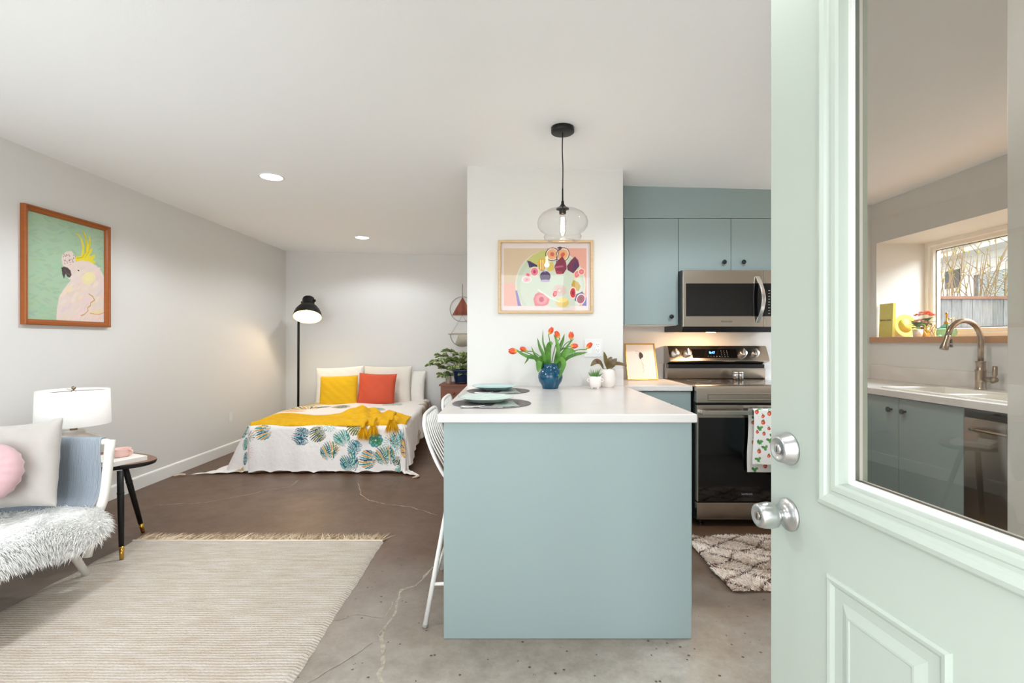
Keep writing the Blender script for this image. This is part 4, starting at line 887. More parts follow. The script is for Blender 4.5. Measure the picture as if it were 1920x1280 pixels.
    P = np.stack([np.linspace(x0 + .016, x1 - .016, nx)[None, :].repeat(ny, 0), np.full_like(Xg, PY_ - .006), np.linspace(z0 + .016, z1 - .016, ny)[:, None].repeat(nx, 1)], -1).reshape(-1, 3)
    npmesh('print', P, gridfaces(nx, ny), VCOL, t, False, col.reshape(-1, 3))
    bm = B(); q = [bm.verts.new((a, PY_ - .012, b)) for a, b in ((x0 + .017, z0 + .017), (x1 - .017, z0 + .017), (x1 - .017, z1 - .017), (x0 + .017, z1 - .017))]; bm.faces.new(q); obj('glazing', bm, PICG, t)
fig()
# outlets
def plate(name, label, c, ax_, w_, h_, kind, cat='outlet'):
    t = thing(name, label, cat, c); q = Matrix.Translation(c) @ {'y': Matrix.Identity(4), 'x': Matrix.Rotation(PI / 2, 4, 'Z')}[ax_]     # plate faces local -y
    bm = B(); box(bm, -w_ / 2, w_ / 2, -.005, 0, -h_ / 2, h_ / 2, M=q); pl = obj('cover_plate', bm, WPLAST, t, bevel=.0015)
    if kind == 'duplex':
        for gx in (-w_ / 4, w_ / 4):
            obj('receptacle', box(B(), gx - .0165, gx + .0165, -.0065, -.004, -.034, .034, M=q), TRIM, t, bevel=.001)
        for zz in (.018, -.018):
            for gx in ((w_ / 4),):
                bm = B(); box(bm, gx - .008, gx - .0055, -.0070, -.0064, zz + .001, zz + .009, M=q); box(bm, gx + .0055, gx + .008, -.0070, -.0064, zz + .001, zz + .009, M=q); lathe_dir(bm, [(0, 0), (.0026, 0), (0, .0005)], q @ Vector((gx, -.0065, zz - .006)), q.to_3x3() @ Vector((0, -1, 0)), 10); obj('slots', bm, DARKT, t)
    else: obj('rocker', box(B(), -.016, .016, -.0075, -.004, -.033, .033, M=q), TRIM, t, bevel=.001)
    return t
plate('wall_outlet', 'white double outlet plate behind the tulips on the partition wall', (.534, PY_ - .0005, 1.162), 'y', .116, .116, 'duplex')
plate('wall_outlet', 'small white outlet plate low on the left wall near the bed', (LX + .0005, 5.25, .384), 'x', .07, .115, 'blank')

# ------------------------------------------------------------------ pendant lamp
px_, py_ = .270, 2.58; pz = zc(px_)
pl = thing('pendant_lamp', 'clear glass globe pendant lamp on a black cord over the peninsula', 'pendant lamp', (px_, py_, pz))
obj('canopy', lathe(B(), [(0, .002), (.0615, .002), (.0615, -.024), (.058, -.027), (0, -.027)], 36, (px_, py_, pz)), BLACKM, pl, True)
obj('cord', tube(B(), smoothpath([(px_, py_, pz - .02), (px_ - .002, py_, pz - .12), (px_ + .0015, py_, pz - .22), (px_, py_, 2.0)], 6), .003, 8), BLACKM, pl, True)
obj('socket_cap', lathe(B(), [(0, 2.02), (.004, 2.02), (.0045, 1.955), (.0075, 1.952), (.008, 1.938), (.016, 1.926), (.030, 1.916), (.034, 1.913), (.034, 1.909), (.018, 1.906), (.018, 1.885), (0, 1.885)], 28, (px_, py_, 0)), BLACKM, pl, True)
obj('glass_globe', lathe(B(), [(.030, 1.911), (.055, 1.909), (.085, 1.900), (.112, 1.884), (.129, 1.862), (.135, 1.838), (.131, 1.815), (.118, 1.797), (.100, 1.785), (.0935, 1.779), (.0955, 1.772), (.1005, 1.762), (.096, 1.751), (.080, 1.742), (.060, 1.738), (.058, 1.7405)], 56, (px_, py_, 0), caps=False), CGLASS, pl, True)
bl = obj('bulb', lathe(B(), [(.0125, 1.886), (.0145, 1.872), (.017, 1.85), (.017, 1.79), (.013, 1.772), (.006, 1.764), (0, 1.762)], 24, (px_, py_, 0), caps=False), CGLASS, pl, True)
bm = B()
for k in range(4):
    a = k * PI / 2 + .3; tube(bm, [(px_ + .007 * math.cos(a), py_ + .007 * math.sin(a), 1.865), (px_ + .009 * math.cos(a), py_ + .009 * math.sin(a), 1.79)], .0022, 6)
obj('filament', bm, mat('glowing_filament', (255, 220, 150), .4, emit=(255, 222, 160), strength=30), bl)
light('pendant_bulb_light', 'POINT', (px_, py_, 1.80), .7, (1, .86, .66), .02)

# ------------------------------------------------------------------ bedroom
BZ = .43; FYB = 4.49; BL_, BR_ = -2.40, -1.03; BW = BR_ - BL_
bed = thing('bed', 'low platform bed with mattress mostly hidden under the leaf-print bedspread', 'bed', (-1.8, 5.5, 0))
shx = lambda y: -.055 * (y - FYB)
def skewbox(x0, x1, y0, y1, z0, z1):
    bm = B(); vs = [bm.verts.new((x + shx(y), y, z)) for x in (x0, x1) for y in (y0, y1) for z in (z0, z1)]
    for f in ((0, 1, 3, 2), (4, 6, 7, 5), (0, 4, 5, 1), (2, 3, 7, 6), (0, 2, 6, 4), (1, 5, 7, 3)): bm.faces.new([vs[i] for i in f])
    return bm
obj('mattress', skewbox(BL_ + .05, BR_ - .03, FYB + .06, BY - .06, .17, BZ - .012), PWHITE, bed, bevel=.04)
obj('platform', skewbox(BL_ + .10, BR_ - .08, FYB + .12, BY - .05, .06, .17), WALNUT, bed, bevel=.004)
for x in (BL_ + .15, BR_ - .15):
    for y in (FYB + .3, BY - .2): obj('leg', lathe(B(), [(.02, 0), (.026, .06)], 12, (x + shx(y), y, 0)), WALNUT, bed)
def duvet():
    HL, HR, HF = .50, .40, .455; LB = BY - .07 - FYB
    na, nb = 420, 460
    a = np.linspace(0, 1, na); b = np.linspace(0, 1, nb); A, Bb = np.meshgrid(a, b)
    q = -HF + (LB + HF) * Bb                               # along the bed, negative = hanging at the foot
    hl = HL + .22 * np.clip(1 - (q + HF) / .8, 0, 1) ** 1.5; hr = HR - .10 * np.clip(q, 0, 3) + .06 * np.clip(-q / .4, 0, 1)
    s = -hl + (BW + hl + hr) * A
    dx = np.where(s < 0, s, np.where(s > BW, s - BW, 0)); dy = np.where(q < 0, q, 0); d = np.hypot(dx, dy) + 1e-9
    ux, uy = dx / d, dy / d; left = np.clip(-ux, 0, 1); right = np.clip(ux, 0, 1); foot = np.clip(-uy, 0, 1)
    fl = .05 + .38 * left ** 1.5 + .05 * right + .03 * foot
    tang = np.where(np.abs(uy) > np.abs(ux), s, q * 1.0)
    corner = 4 * left * foot + 4 * right * foot
    fold = (.010 * np.sin(tang * 13 + 1) + .008 * np.sin(tang * 29 + .5) + .035 * right * foot * np.sin(np.arctan2(uy, ux) * 11) + .02 * right * (1 - foot) * np.sin(q * 9)) * np.clip(d / .25, 0, 1)
    r = .045; th = np.clip(d / r, 0, PI / 2 * .9); arcx = r * np.sin(th); arcz = r * (1 - np.cos(th)); rest = np.clip(d - r * 1.41, 0, 9)
    drop = arcz + rest * np.sqrt(1 - fl ** 2); out = arcx + rest * fl; floorz = .009; top = BZ + .004 * np.sin(s * 5 + q * 3) + .005 * np.sin(s * 11 - q * 7) * (d < 1e-6)
    over = np.clip(drop - (BZ - floorz), 0, 9); z = np.maximum(top - drop, floorz + .006 * np.abs(np.sin(s * 23 + q * 9)) * (over > 0) + .02 * np.exp(-over * 18) * (over > 0) * np.abs(np.sin(tang * 16)))
    out = out + over * .9 + fold * (d > 1e-6)
    oy = uy * out * (1 - .62 * left * foot * 2 * (left > .05)); ox = ux * out
    X = BL_ + np.clip(s, 0, BW) + ox; Yv = FYB + np.clip(q, 0, 9) + oy; X = X + shx(Yv)
    X = X - .10 * np.exp(-((q - .9) / .7) ** 2) * np.clip(1 - s / .4, 0, 1) * (s < .4)
    # painted print, laid out as on the cloth
    PX = BL_ + s; Q = q; L_ = []; R_ = random.Random(4)
    def fp(px, py): return (px - 960) / F * 4.44, -(BZ - (H - (py - 639.5) / F * 4.44)) - .01
    def tp(px, py): y = (H - BZ) * F / (py - 639.5); return (px - 960) / F * y - shx(y), y - FYB
    T, N_, O_, OL, G_, LT, YE = (40, 140, 146), (34, 74, 100), (214, 150, 66), (108, 112, 40), (66, 134, 92), (126, 186, 178), (222, 176, 60)
    def leafm(px, py, r, rot, cols, fr=5.5, cv=.25, f=fp): x, y = f(px, py); L_.append(('stripes', x, y, r, rot, cols, fr, cv))
    leafm(493.6, 813, .085, 100, [T, O_, T, YE, N_], 4.5, .2); leafm(564, 821, .095, 80, [N_, N_, T], 6.5); leafm(595, 816, .09, 115, [OL, OL, N_], 5); leafm(640, 823, .09, 30, [T, G_, LT], 4.5)
    leafm(664, 804, .085, 130, [OL, OL], 4); leafm(617, 847, .095, 10, [T, O_, G_, N_], 5); leafm(664, 840, .08, 60, [T, N_, T], 5, -.3); leafm(655, 868, .10, 20, [N_, T, G_, T], 5)
    leafm(690, 862, .10, 90, [T, O_, T, O_, N_], 5, -.2); leafm(722, 855, .105, 15, [T, G_, O_, N_, G_], 5.5); leafm(748, 826, .10, 10, [T, N_, LT], 5); leafm(772, 836, .10, 95, [N_, O_, YE, O_], 6)
    leafm(436, 854, .07, 60, [N_, T], 4); leafm(413, 874, .07, 120, [OL, O_], 5); leafm(752, 880, .06, 60, [T, G_], 4); leafm(452, 800, .07, 20, [T, N_, G_], 4); leafm(443, 826, .07, 60, [G_, T], 4); leafm(745, 865, .05, 10, [N_, OL], 4)
    for c, rr_, cols, n in (((738, 834), .105, [LT, O_, T, LT], 26), ((617, 800), .06, [T, LT], 16), ((470, 820), .05, [G_, O_, N_], 12), ((461, 847), .085, [(238, 206, 200), (234, 196, 192)], 22), ((630, 842), .04, [YE, (236, 214, 190)], 12)):
        x, y = fp(*c); L_.append(('rays', x, y, rr_, cols, n))
    x, y = fp(704, 827)
    for k in range(9): an = k * 2 * PI / 9; L_.append(('e', x + .045 * math.cos(an), y + .045 * math.sin(an), .02, .02, 0, [T, (56, 110, 140), G_][k % 3])); L_.append(('e', x + .045 * math.cos(an), y + .045 * math.sin(an), .012, .012, 0, LT if k % 2 else (90, 160, 120)))
    for k in range(5): an = k * 2 * PI / 5; L_.append(('e', x + .02 * math.cos(an), y + .02 * math.sin(an), .014, .014, 0, G_))
    for c, r, rot, cols in (((575, 764), .22, 30, [OL, O_, (190, 190, 140)]), ((585, 757), .2, 80, [OL, (200, 180, 120)]), ((700, 768), .16, 70, [G_, (150, 170, 150)]), ((735, 758), .15, 20, [(150, 170, 150), LT]), ((640, 762), .12, 90, [N_, OL]), ((610, 762), .1, 90, [N_, N_]), ((560, 770), .14, 120, [O_, (236, 200, 160)])): leafm(c[0], c[1], r, rot, cols, 6, .2, tp)
    # right-hand border near the head
    for q_, s_ in ((1.55, BW + .06), (1.75, BW + .10), (1.3, BW + .14), (1.0, BW + .30), (.75, BW + .32), (1.5, BW + .2)): L_.append(('stripes', BL_ + s_, q_, .13, R_.uniform(0, 180), [G_, O_, T, (226, 170, 130)], 5, .2))
    for q_ in np.arange(.2, 1.7, .22): L_.append(('stripes', BL_ - .33, q_, .11, R_.uniform(0, 180), [T, G_, N_], 5, .2))
    col = paint(PX, Q, (240, 234, 230), L_)
    t = thing('bedspread', 'white cotton bedspread printed with teal and orange palm leaves, draped over the bed', 'bedspread', (-1.75, 5.4, BZ))
    o = npmesh('printed_cloth', np.stack([X, Yv, z], -1).reshape(-1, 3), gridfaces(na, nb), VCLOTH, t, True, col.reshape(-1, 3))
    tw = mat('knotted_tassel_cotton', (226, 206, 184), .9)
    G3 = np.stack([X, Yv, z], -1); c0 = G3[0, 0]; c1 = G3[0, -1]
    obj('corner_tassel', tube(B(), smoothpath([(c0[0] + .02, c0[1], .012), (c0[0] - .03, c0[1] - .004, .014), (c0[0] - .06, c0[1] - .02, .008), (c0[0] - .085, c0[1] - .012, .008)], 4), [.009] * 8 + [.004] * 5, 7), tw, t, True)
    obj('corner_tassel', tube(B(), smoothpath([(c1[0] - .01, c1[1], .014), (c1[0] - .03, c1[1] - .03, .014), (c1[0] - .06, c1[1] - .035, .008)], 4), [.010] * 5 + [.005] * 4, 7), tw, t, True)
duvet()
# throw
def throw():
    t = thing('throw_blanket', 'mustard yellow knitted throw crumpled across the foot of the bed', 'throw', (-1.7, 4.75, BZ + .01))
    nx, ny = 200, 80; U, V_ = np.meshgrid(np.linspace(0, 1, nx), np.linspace(0, 1, ny)); x = -2.425 + 1.43 * U
    y0 = 4.475 + .012 * np.sin(U * 17) + .10 * np.clip((U - .93) / .07, 0, 1); y1 = 4.98 + .05 * np.sin(U * 7 + 2) + .10 * np.exp(-((U - .62) / .13) ** 2) - .12 * np.clip((U - .86) / .14, 0, 1) - .08 * np.clip(1 - U / .06, 0, 1)
    y = y0 + (y1 - y0) * V_
    z = BZ + .020 + .012 * np.sin(V_ * 15 + U * 6) * np.sin(U * 5 + 1) + .008 * np.sin(V_ * 34 + U * 21) + .075 * np.exp(-((U - .62) / .10) ** 2) * np.exp(-((V_ - .75) / .3) ** 2) + .03 * np.exp(-((U - .88) / .05) ** 2) * np.exp(-((V_ - .6) / .3) ** 2) + .014 * np.sin(U * 60 + V_ * 9) * np.exp(-((U - .8) / .16) ** 2) + .02 * np.sin(U * 24 - V_ * 14) ** 2 * np.exp(-((U - .72) / .2) ** 2)
    ed = np.minimum(np.minimum(V_, 1 - V_) * 8, np.minimum(U, 1 - U) * 16); z = BZ + .012 + (z - BZ - .012) * np.clip(ed, 0, 1) ** .5
    z = np.where(V_ < .06, z - .02 * (1 - V_ / .06), z)
    o = npmesh('knitted_cloth', np.stack([x + shx(y), y, z], -1).reshape(-1, 3), gridfaces(nx, ny), THROWM, t); s = o.modifiers.new('s', 'SOLIDIFY'); s.thickness = .008; s.offset = 1
    for (px, p0, p1, yy) in ((681, 797, 823, 4.415), (699, 793, 815, 4.415), (735, 782, 810, 4.44)):
        a = at(px, p0, yy); b = at(px, p1, yy); n = 260; r0 = RNG.uniform(0, 2 * PI, n)
        R0 = np.stack([a.x + .016 * np.cos(r0), a.y + .010 * np.sin(r0), np.full(n, a.z - .008)], 1); Dx = np.stack([.28 * np.cos(r0) + RNG.normal(0, .12, n), .14 * np.sin(r0) - .05, -np.ones(n)], 1)
        strands('tassel', R0, Dx, (a.z - b.z) * 1.1, .006, np.array([0, 0, -.05]), THROWM, t)
        obj('tassel_knot', tube(B(), smoothpath([(a.x + .01, a.y + .07, a.z + .03), (a.x, a.y + .03, a.z + .022), (a.x, a.y, a.z), (a.x, a.y, a.z - .02)], 3), [.018] * 6 + [.02] * 4, 10), THROWM, t, True)
throw()
def cushion(name, label, pxs, pys, Y, th, m, seed, tilt=-.22, roll=0, pinch=.05, cat='pillow', **k):
    c = at((pxs[0] + pxs[1]) / 2, (pys[0] + pys[1]) / 2, Y); wx = (pxs[1] - pxs[0]) / F * Y * 1.04; hz = (pys[1] - pys[0]) / F * Y / math.cos(tilt) * 1.05
    o = pillow(name, wx, hz, th, m, Matrix.Translation(c) @ Matrix.Rotation(tilt, 4, 'X') @ Matrix.Rotation(roll, 4, 'Y'), seed=seed, pinch=pinch, **k); tag(o, label, cat)
cushion('bed_pillow', 'white ribbed cotton pillow at the left, behind the yellow cushion', (592, 682), (688, 757), 6.32, .13, PWHITE, 1, roll=-.06)
cushion('bed_pillow', 'cream cotton pillow behind the coral cushion', (680, 771), (686, 757), 6.34, .13, PCREAM, 2, roll=.0)
cushion('bed_pillow', 'small white pillow at the right end of the row on the bed', (736, 797), (695, 755), 6.42, .10, PWHITE, 3, roll=.02)
cushion('square_cushion', 'mustard yellow knitted cushion on the bed', (600, 670), (705, 763), 6.08, .15, PYEL, 4, pinch=.03, cat='cushion', wrinkle=.004, roll=-.04)
cushion('square_cushion', 'coral orange cushion on the bed', (671, 742), (700, 761), 6.10, .16, PCOR, 5, pinch=.07, cat='cushion', roll=.03)

# floor lamp
fl = thing('floor_lamp', 'black industrial floor lamp with a lit bell shade in the bedroom corner', 'floor lamp', (-2.75, 6.22, 0))
obj('base', lathe(B(), [(0, 0), (.145, 0), (.145, .012), (.138, .02), (.03, .026), (.016, .04), (0, .04)], 36, (-2.75, 6.22, 0)), BLACKM, fl, True)
hc = at(576.5, 593.5, 6.03); axu = Vector((-.13, .44, .89)).normalized()
jt = hc + axu * .2
obj('pole', tube(B(), [(-2.75, 6.22, .03), (-2.745, 6.22, 1.40), (-2.74, 6.215, 1.58)], .0145, 12), BLACKM, fl, True)
sh = obj('lamp_shade', lathe_dir(B(), [(.165, 0), (.169, 0), (.169, .006), (.160, .05), (.140, .10), (.108, .145), (.080, .168), (.073, .176), (.073, .255), (.066, .274), (.05, .282), (0, .284)], hc, axu, 48, False), BLACKM, fl, True)
obj('enamel_lining', lathe_dir(B(), [(.1655, .001), (.156, .05), (.135, .10), (.10, .14), (.06, .165), (0, .170)], hc, axu, 48, False), SHIN, sh, True)
obj('bulb', lathe_dir(B(), [(0, .05), (.02, .054), (.03, .075), (.026, .10), (.014, .125), (.014, .16)], hc, axu, 20), WARME, sh, True)
bm = B()
for s_ in (-1, 1):
    sd = axu.cross(Vector((0, 1, 0))).normalized() * s_; p = hc + axu * .225 + sd * .074; disc(bm, p, sd, .016, .016, 14)
tube(bm, smoothpath([hc + axu * .225 - axu.cross(Vector((0, 1, 0))).normalized() * .088 * k for k in (1,)] + [Vector((-2.742, 6.213, 1.56)) + Vector((-.03, -.02, .02)), Vector((-2.742, 6.213, 1.56))], 5), .007, 8)
tube(bm, [Vector((-2.742, 6.213, 1.57)), hc + axu * .21 + Vector((0, .075, 0))], .008, 8); obj('bracket', bm, BLACKM, sh, True)
light('floor_lamp_light', 'SPOT', hc + axu * .05, 6, (1, .80, .55), .05, (-axu).to_track_quat('-Z', 'Y').to_euler(), spot_size=2.7, spot_blend=.5)

# nightstand, plant, jar
ns = thing('nightstand', 'reddish brown wooden nightstand beside the bed', 'nightstand', (-.65, 6.2, 0))
boxo('table_top', (-.905, -.40, 5.98, 6.44, .653, .672), WALNUT, ns, .003); boxo('case', (-.885, -.42, 6.0, 6.43, .12, .653), WALNUT, ns, .002)
for z0, z1 in ((.50, .625), (.34, .48), (.17, .32)):
    d_ = boxo('drawer', (-.862, -.443, 5.99, 6.003, z0, z1), WALNUT, ns, .002); obj('knob', lathe_dir(B(), [(0, 0), (.008, 0), (.007, .012), (.015, .02), (.013, .028), (0, .03)], (-.725 if False else -.72, 5.99, (z0 + z1) / 2), (0, -1, 0), 16), WALNUT, d_, True)
for x in (-.865, -.44):
    for y in (6.02, 6.41): obj('leg', box(B(), x - .018, x + .018, y - .018, y + .018, 0, .12), WALNUT, ns)
cj = thing('candle_jar', 'small glass candle jar on the nightstand left of the blue pot', 'candle', (-.80, 6.10, .672))
obj('jar', lathe(B(), [(0, 0), (.036, 0), (.037, .004), (.037, .105), (.034, .105), (.034, .01)], 28, (-.80, 6.10, .672)), mat('smoky_jar', (150, 132, 118), .15), cj, True); obj('wax', lathe(B(), [(.034, .0), (.0335, .06), (0, .062)], 20, (-.80, 6.10, .68)), CERW, cj, True)
obj('rim', lathe(B(), [(.037, .100), (.0385, .102), (.0385, .110), (.034, .110), (.034, .100)], 28, (-.80, 6.10, .672), caps=False), BLACKM, cj, True)
def setcol(o, fn):
    a = o.data.color_attributes.new('Col', 'FLOAT_COLOR', 'POINT'); c = np.ones((len(o.data.vertices), 4), dtype=np.float32)
    for i in range(len(o.data.vertices)): c[i, :3] = fn(i)
    a.data.foreach_set('color', c.ravel())
hp = thing('potted_plant', 'variegated umbrella plant in a dark blue pot on the nightstand', 'potted plant', (-.63, 6.2, .672))
obj('saucer', lathe(B(), [(0, 0), (.10, 0), (.118, .02), (.112, .02), (.09, .008), (0, .008)], 32, (-.63, 6.2, .672)), mat('dark_saucer', (48, 36, 34), .4), hp, True)
pot = obj('pot', lathe(B(), [(0, .008), (.095, .008), (.102, .02), (.132, .155), (.140, .158), (.142, .178), (.132, .18), (.126, .15), (0, .15)], 40, (-.63, 6.2, .672)), DBLUE, hp, True)
R_ = random.Random(12); bm = B(); wh = []
for px, py in ((813, 683), (828, 667), (842, 658), (849, 673), (860, 664), (836, 690), (871, 676), (831, 703), (852, 690), (866, 688), (873, 664), (842, 676), (822, 676), (858, 678), (846, 702), (870, 700)):
    p = at(px, py, 6.2 + R_.uniform(-.12, .12)); wh.append(p); tube(bm, smoothpath([(-.63 + R_.uniform(-.04, .04), 6.2, .82), ((p.x - .63) / 2, (p.y + 6.2) / 2, (p.z + .84) / 2 + .04), p], 4), .003, 5)
for k in range(5): p = Vector((-.5 + .07 * R_.uniform(-1, 1), 6.2 + .1 * R_.uniform(-1, 1), .98 + .12 * R_.uniform(-1, 1))); wh.append(p); tube(bm, [(-.62, 6.2, .82), p], .003, 5)
obj('stems', bm, DKG, hp, True, kind='stuff')
for p in wh:
    nl = R_.randint(6, 8)
    for k in range(nl):
        a = 2 * PI * k / nl + R_.uniform(-.3, .3); L_ = R_.uniform(.085, .12); el = R_.uniform(-.25, .35); d = Vector((math.cos(a), math.sin(a) * .8, el)); bm = B()
        leaf(bm, [p, p + d * L_ * .5 + Vector((0, 0, .008)), p + d * L_ + Vector((0, 0, -.012))], .048, up=(R_.uniform(-.3, .3), -.75, .6), prof=lambda f: max(.08, math.sin(PI * min(1, f * .82 + .10)) ** .8)); o = obj('leaf', bm, VARI, hp, True, fix=False)
        nv = len(o.data.vertices) // 3; g = lc((52, 78, 28)); c_ = lc((190, 192, 128)); setcol(o, lambda i: g if i % 3 == 1 else (c_ if R_.random() < .4 else lc((92, 116, 52))))
# wall hanging
wx_, wy_ = -.669, BY - .012
wh_ = thing('wall_hanging', 'brass wire wall hanging with a dusty red triangle and fringe above the nightstand', 'wall hanging', (wx_, wy_, 1.97))
WIRE = mat('antique_brass_wire', (150, 130, 100), .4, .8)
ring = lambda cz, r, a0=0, a1=2 * PI, n=40: [(wx_ + r * math.cos(a), wy_, cz + r * math.sin(a)) for a in np.linspace(a0, a1, n)]
zy = lambda py: H - (py - 639.5) / F * wy_
obj('hook', tube(B(), [(wx_, BY, zy(532)), (wx_, wy_ - .006, zy(533)), (wx_ + .006, wy_ - .006, zy(536)), (wx_, wy_, zy(540)), (wx_, wy_, zy(556))], .003, 6), WIRE, wh_, True)
obj('upper_hoop', tube(B(), ring(zy(579), .168)[:-1], .0032, 6, closed=True), WIRE, wh_, True)
obj('triangle_outline', tube(B(), [(wx_, wy_, zy(590)), (wx_ - .15, wy_, zy(625)), (wx_ + .15, wy_, zy(625))], .003, 6, closed=True), WIRE, wh_, True)
obj('cross_bar', tube(B(), [(wx_ - .195, wy_, zy(625.5)), (wx_ + .195, wy_, zy(625.5))], .0032, 6), WIRE, wh_, True)
obj('lower_hoop', tube(B(), ring(zy(626), .165, PI, 2 * PI), .0032, 6), WIRE, wh_, True)
bm = B(); r_ = random.Random(2)
for k in range(44):
    x = (k - 21.5) / 21.5; tube(bm, [(wx_, wy_, zy(557)), (wx_ + .135 * x, wy_ - .003, zy(590))], .0038, 4)
obj('woven_triangle', bm, mat('dusty_red_yarn', (140, 70, 66), .9, noise=(16, .8, (1, 1, .2), (190, 120, 90))), wh_, True, kind='stuff')
bm = B()
for k in range(30):
    x = (k - 14.5) / 14.5; tube(bm, [(wx_ + .05 * x, wy_ - .003, zy(625.5)), (wx_ + .095 * x, wy_ - .003, zy(626) - math.sqrt(max(0, .162 ** 2 - (.095 * x) ** 2)))], .0028, 4)
obj('fringe', bm, mat('cream_yarn', (206, 196, 176), .9), wh_, True, kind='stuff')

# ------------------------------------------------------------------ bar stools
def stool(name, label, loc):
    t = thing(name, label, 'stool', loc, 'white wire counter stools'); X, Y_, _ = loc; T_ = Vector((X, Y_, 0))
    P = lambda x, y, z: T_ + Vector((x, y, z))
    prof = [(.20, .60), (.16, .582), (.05, .572), (-.06, .570), (-.125, .582), (-.165, .615), (-.205, .68), (-.240, .76), (-.262, .83), (-.270, .872)]
    def side(y, k=1.0): return [P(x, y, z) for x, z in prof]
    hw = .205
    left = [P(x, -hw * (1 - .10 * max(0, (i - 6)) / 3), z) for i, (x, z) in enumerate(prof[:-1])]; right = [P(x, hw * (1 - .10 * max(0, (i - 6)) / 3), z) for i, (x, z) in enumerate(prof[:-1])]
    topc = [P(-.268, -hw * .80, .862), P(-.271, -hw * .6, .876), P(-.272, 0, .880), P(-.271, hw * .6, .876), P(-.268, hw * .80, .862)]
    obj('back_and_seat_frame', tube(B(), smoothpath(left + topc + right[::-1] + [P(.215, hw * .8, .60), P(.22, 0, .602), P(.215, -hw * .8, .60)], 5), .0085, 10, closed=True), WHITEM, t, True)
    for k in range(8):
        y = (k - 3.5) / 3.5 * hw * .80; q = smoothpath([P(x + (.012 if 2 < i < 7 else .004), y * (1 - .08 * max(0, i - 6) / 3), z) for i, (x, z) in enumerate(prof)], 4); q[0] = P(.218, y, .602)
        obj('wire', tube(B(), q, .0044, 6), WHITEM, t, True)
    for sx in (-1, 1):
        for sy in (-1, 1):
            a, b = P(.135 * sx if sx > 0 else -.150, .165 * sy, .575), P(.25 * sx, .255 * sy, 0)
            lg = obj('leg', tube(B(), [a, b + (a - b) * .02], .0105, 12), WHITEM, t, True); obj('foot_cap', tube(B(), [b + (a - b) * .022, b], .0118, 10), mat('grey_foot', (150, 146, 140), .5) if 'grey_foot' not in bpy.data.materials else bpy.data.materials['grey_foot'], lg, True)
    fz = .17; k = 1 - fz / .575; g = lambda sx, sy: P((.135 if sx > 0 else -.15) * (1 - k) + .25 * sx * k, (.165 * (1 - k) + .255 * k) * sy, fz)
    for a, b in ((g(-1, -1), g(1, -1)), (g(1, -1), g(1, 1)), (g(1, 1), g(-1, 1)), (g(-1, 1), g(-1, -1))): obj('footrest', tube(B(), [a, b], .0075, 10), WHITEM, t, True)
    obj('seat_rail', tube(B(), [P(-.15, -.165, .575), P(.135, -.165, .575), P(.135, .165, .575), P(-.15, .165, .575)], .008, 10, closed=True), WHITEM, t, True)
    return t
s1 = stool('bar_stool', 'white wire counter stool nearest the camera at the peninsula', (-.118, 2.295, 0))
copy_tree(s1, (-.118, 2.86, 0), 'white wire counter stool at the far place setting, nearer the partition wall', 'white wire counter stools')

# ------------------------------------------------------------------ on the worktop
CT = .914
for nm, (mx_, my_), (qx, qy), m, a in (('near', (-.095, 2.275), (-.122, 2.285), MINT, .0), ('far', (-.08, 2.845), (-.104, 2.85), MINT2, .02)):
    ot = 'second from the entrance, near the vase' if nm == 'far' else 'nearest the entrance'
    o = obj('placemat', lathe(B(), [(0, 0), (.183, 0), (.185, .0015), (.183, .003), (0, .003)], 64, (mx_, my_, CT + .0003)), GREYW, bevel=0); tag(o, 'round grey woven placemat ' + ot, 'placemat', 'round grey placemats')
    z0 = CT + .0075
    o = obj('dinner_plate', lathe(B(), [(0, 0), (.07, 0), (.078, .003), (.10, .012), (.125, .021), (.1305, .0225), (.131, .025), (.126, .0255), (.10, .0165), (.08, .009), (0, .0075)], 72, (qx, qy, z0)), m, None, True); tag(o, ('pale mint green' if nm == 'near' else 'light aqua') + ' round dinner plate ' + ot, 'plate', 'stoneware plates')
    bm = B(); ys = my_ - .15; n = 18; rows = []
    for j in range(n):
        v = j / (n - 1); rows.append([bm.verts.new((mx_ + .005 + (.10 - .05 * v) * (i / 11) * 1.25 + .03 * v, my_ - .135 + .20 * v, CT + .0045 + .0012 * math.sin(i * .9 + v * 3) + (.0008 if i % 4 == 0 else 0))) for i in range(12)])
    for p, q in zip(rows, rows[1:]):
        for i in range(11): bm.faces.new((p[i], p[i + 1], q[i + 1], q[i]))
    o = obj('napkin', bm, NAPK, None, True); s_ = o.modifiers.new('s', 'SOLIDIFY'); s_.thickness = .0012; tag(o, 'folded grey-green napkin under the plate ' + ot, 'napkin', 'napkins under the plates')
    fk = thing('fork', 'steel fork lying in front of the plate ' + ot, 'fork', (mx_ - .04, my_ - .145, CT + .0034), 'steel forks'); fy0 = my_ - .148; fz = CT + .0055; x0 = mx_ - .125
    obj('handle', tube(B(), smoothpath([(x0, fy0 - .004, fz), (x0 + .04, fy0, fz), (x0 + .10, fy0 + .004, fz + .002)], 4), [.0045] * 4 + [.003] * 5, 8), CHROME, fk, True)
    hd = obj('head', box(B(), x0 + .10, x0 + .125, fy0 - .006, fy0 + .014, fz - .001, fz + .0015), CHROME, fk, bevel=.0007)
    for k in range(4): obj('tine', tube(B(), [(x0 + .123, fy0 - .004 + k * .0055, fz), (x0 + .165, fy0 - .004 + k * .0055, fz + .001)], .0013, 6), CHROME, fk)
    kn = thing('knife', 'steel knife beside the fork, at the plate ' + ot, 'knife', (mx_ - .04, my_ - .165, CT + .0034), 'steel knives')
    obj('handle', tube(B(), [(x0 - .005, fy0 - .018, fz), (x0 + .08, fy0 - .016, fz)], [.0048, .0038], 8), CHROME, kn, True)
    obj('blade', box(B(), x0 + .078, x0 + .18, fy0 - .024, fy0 - .010, fz - .0007, fz + .0007), CHROME, kn)
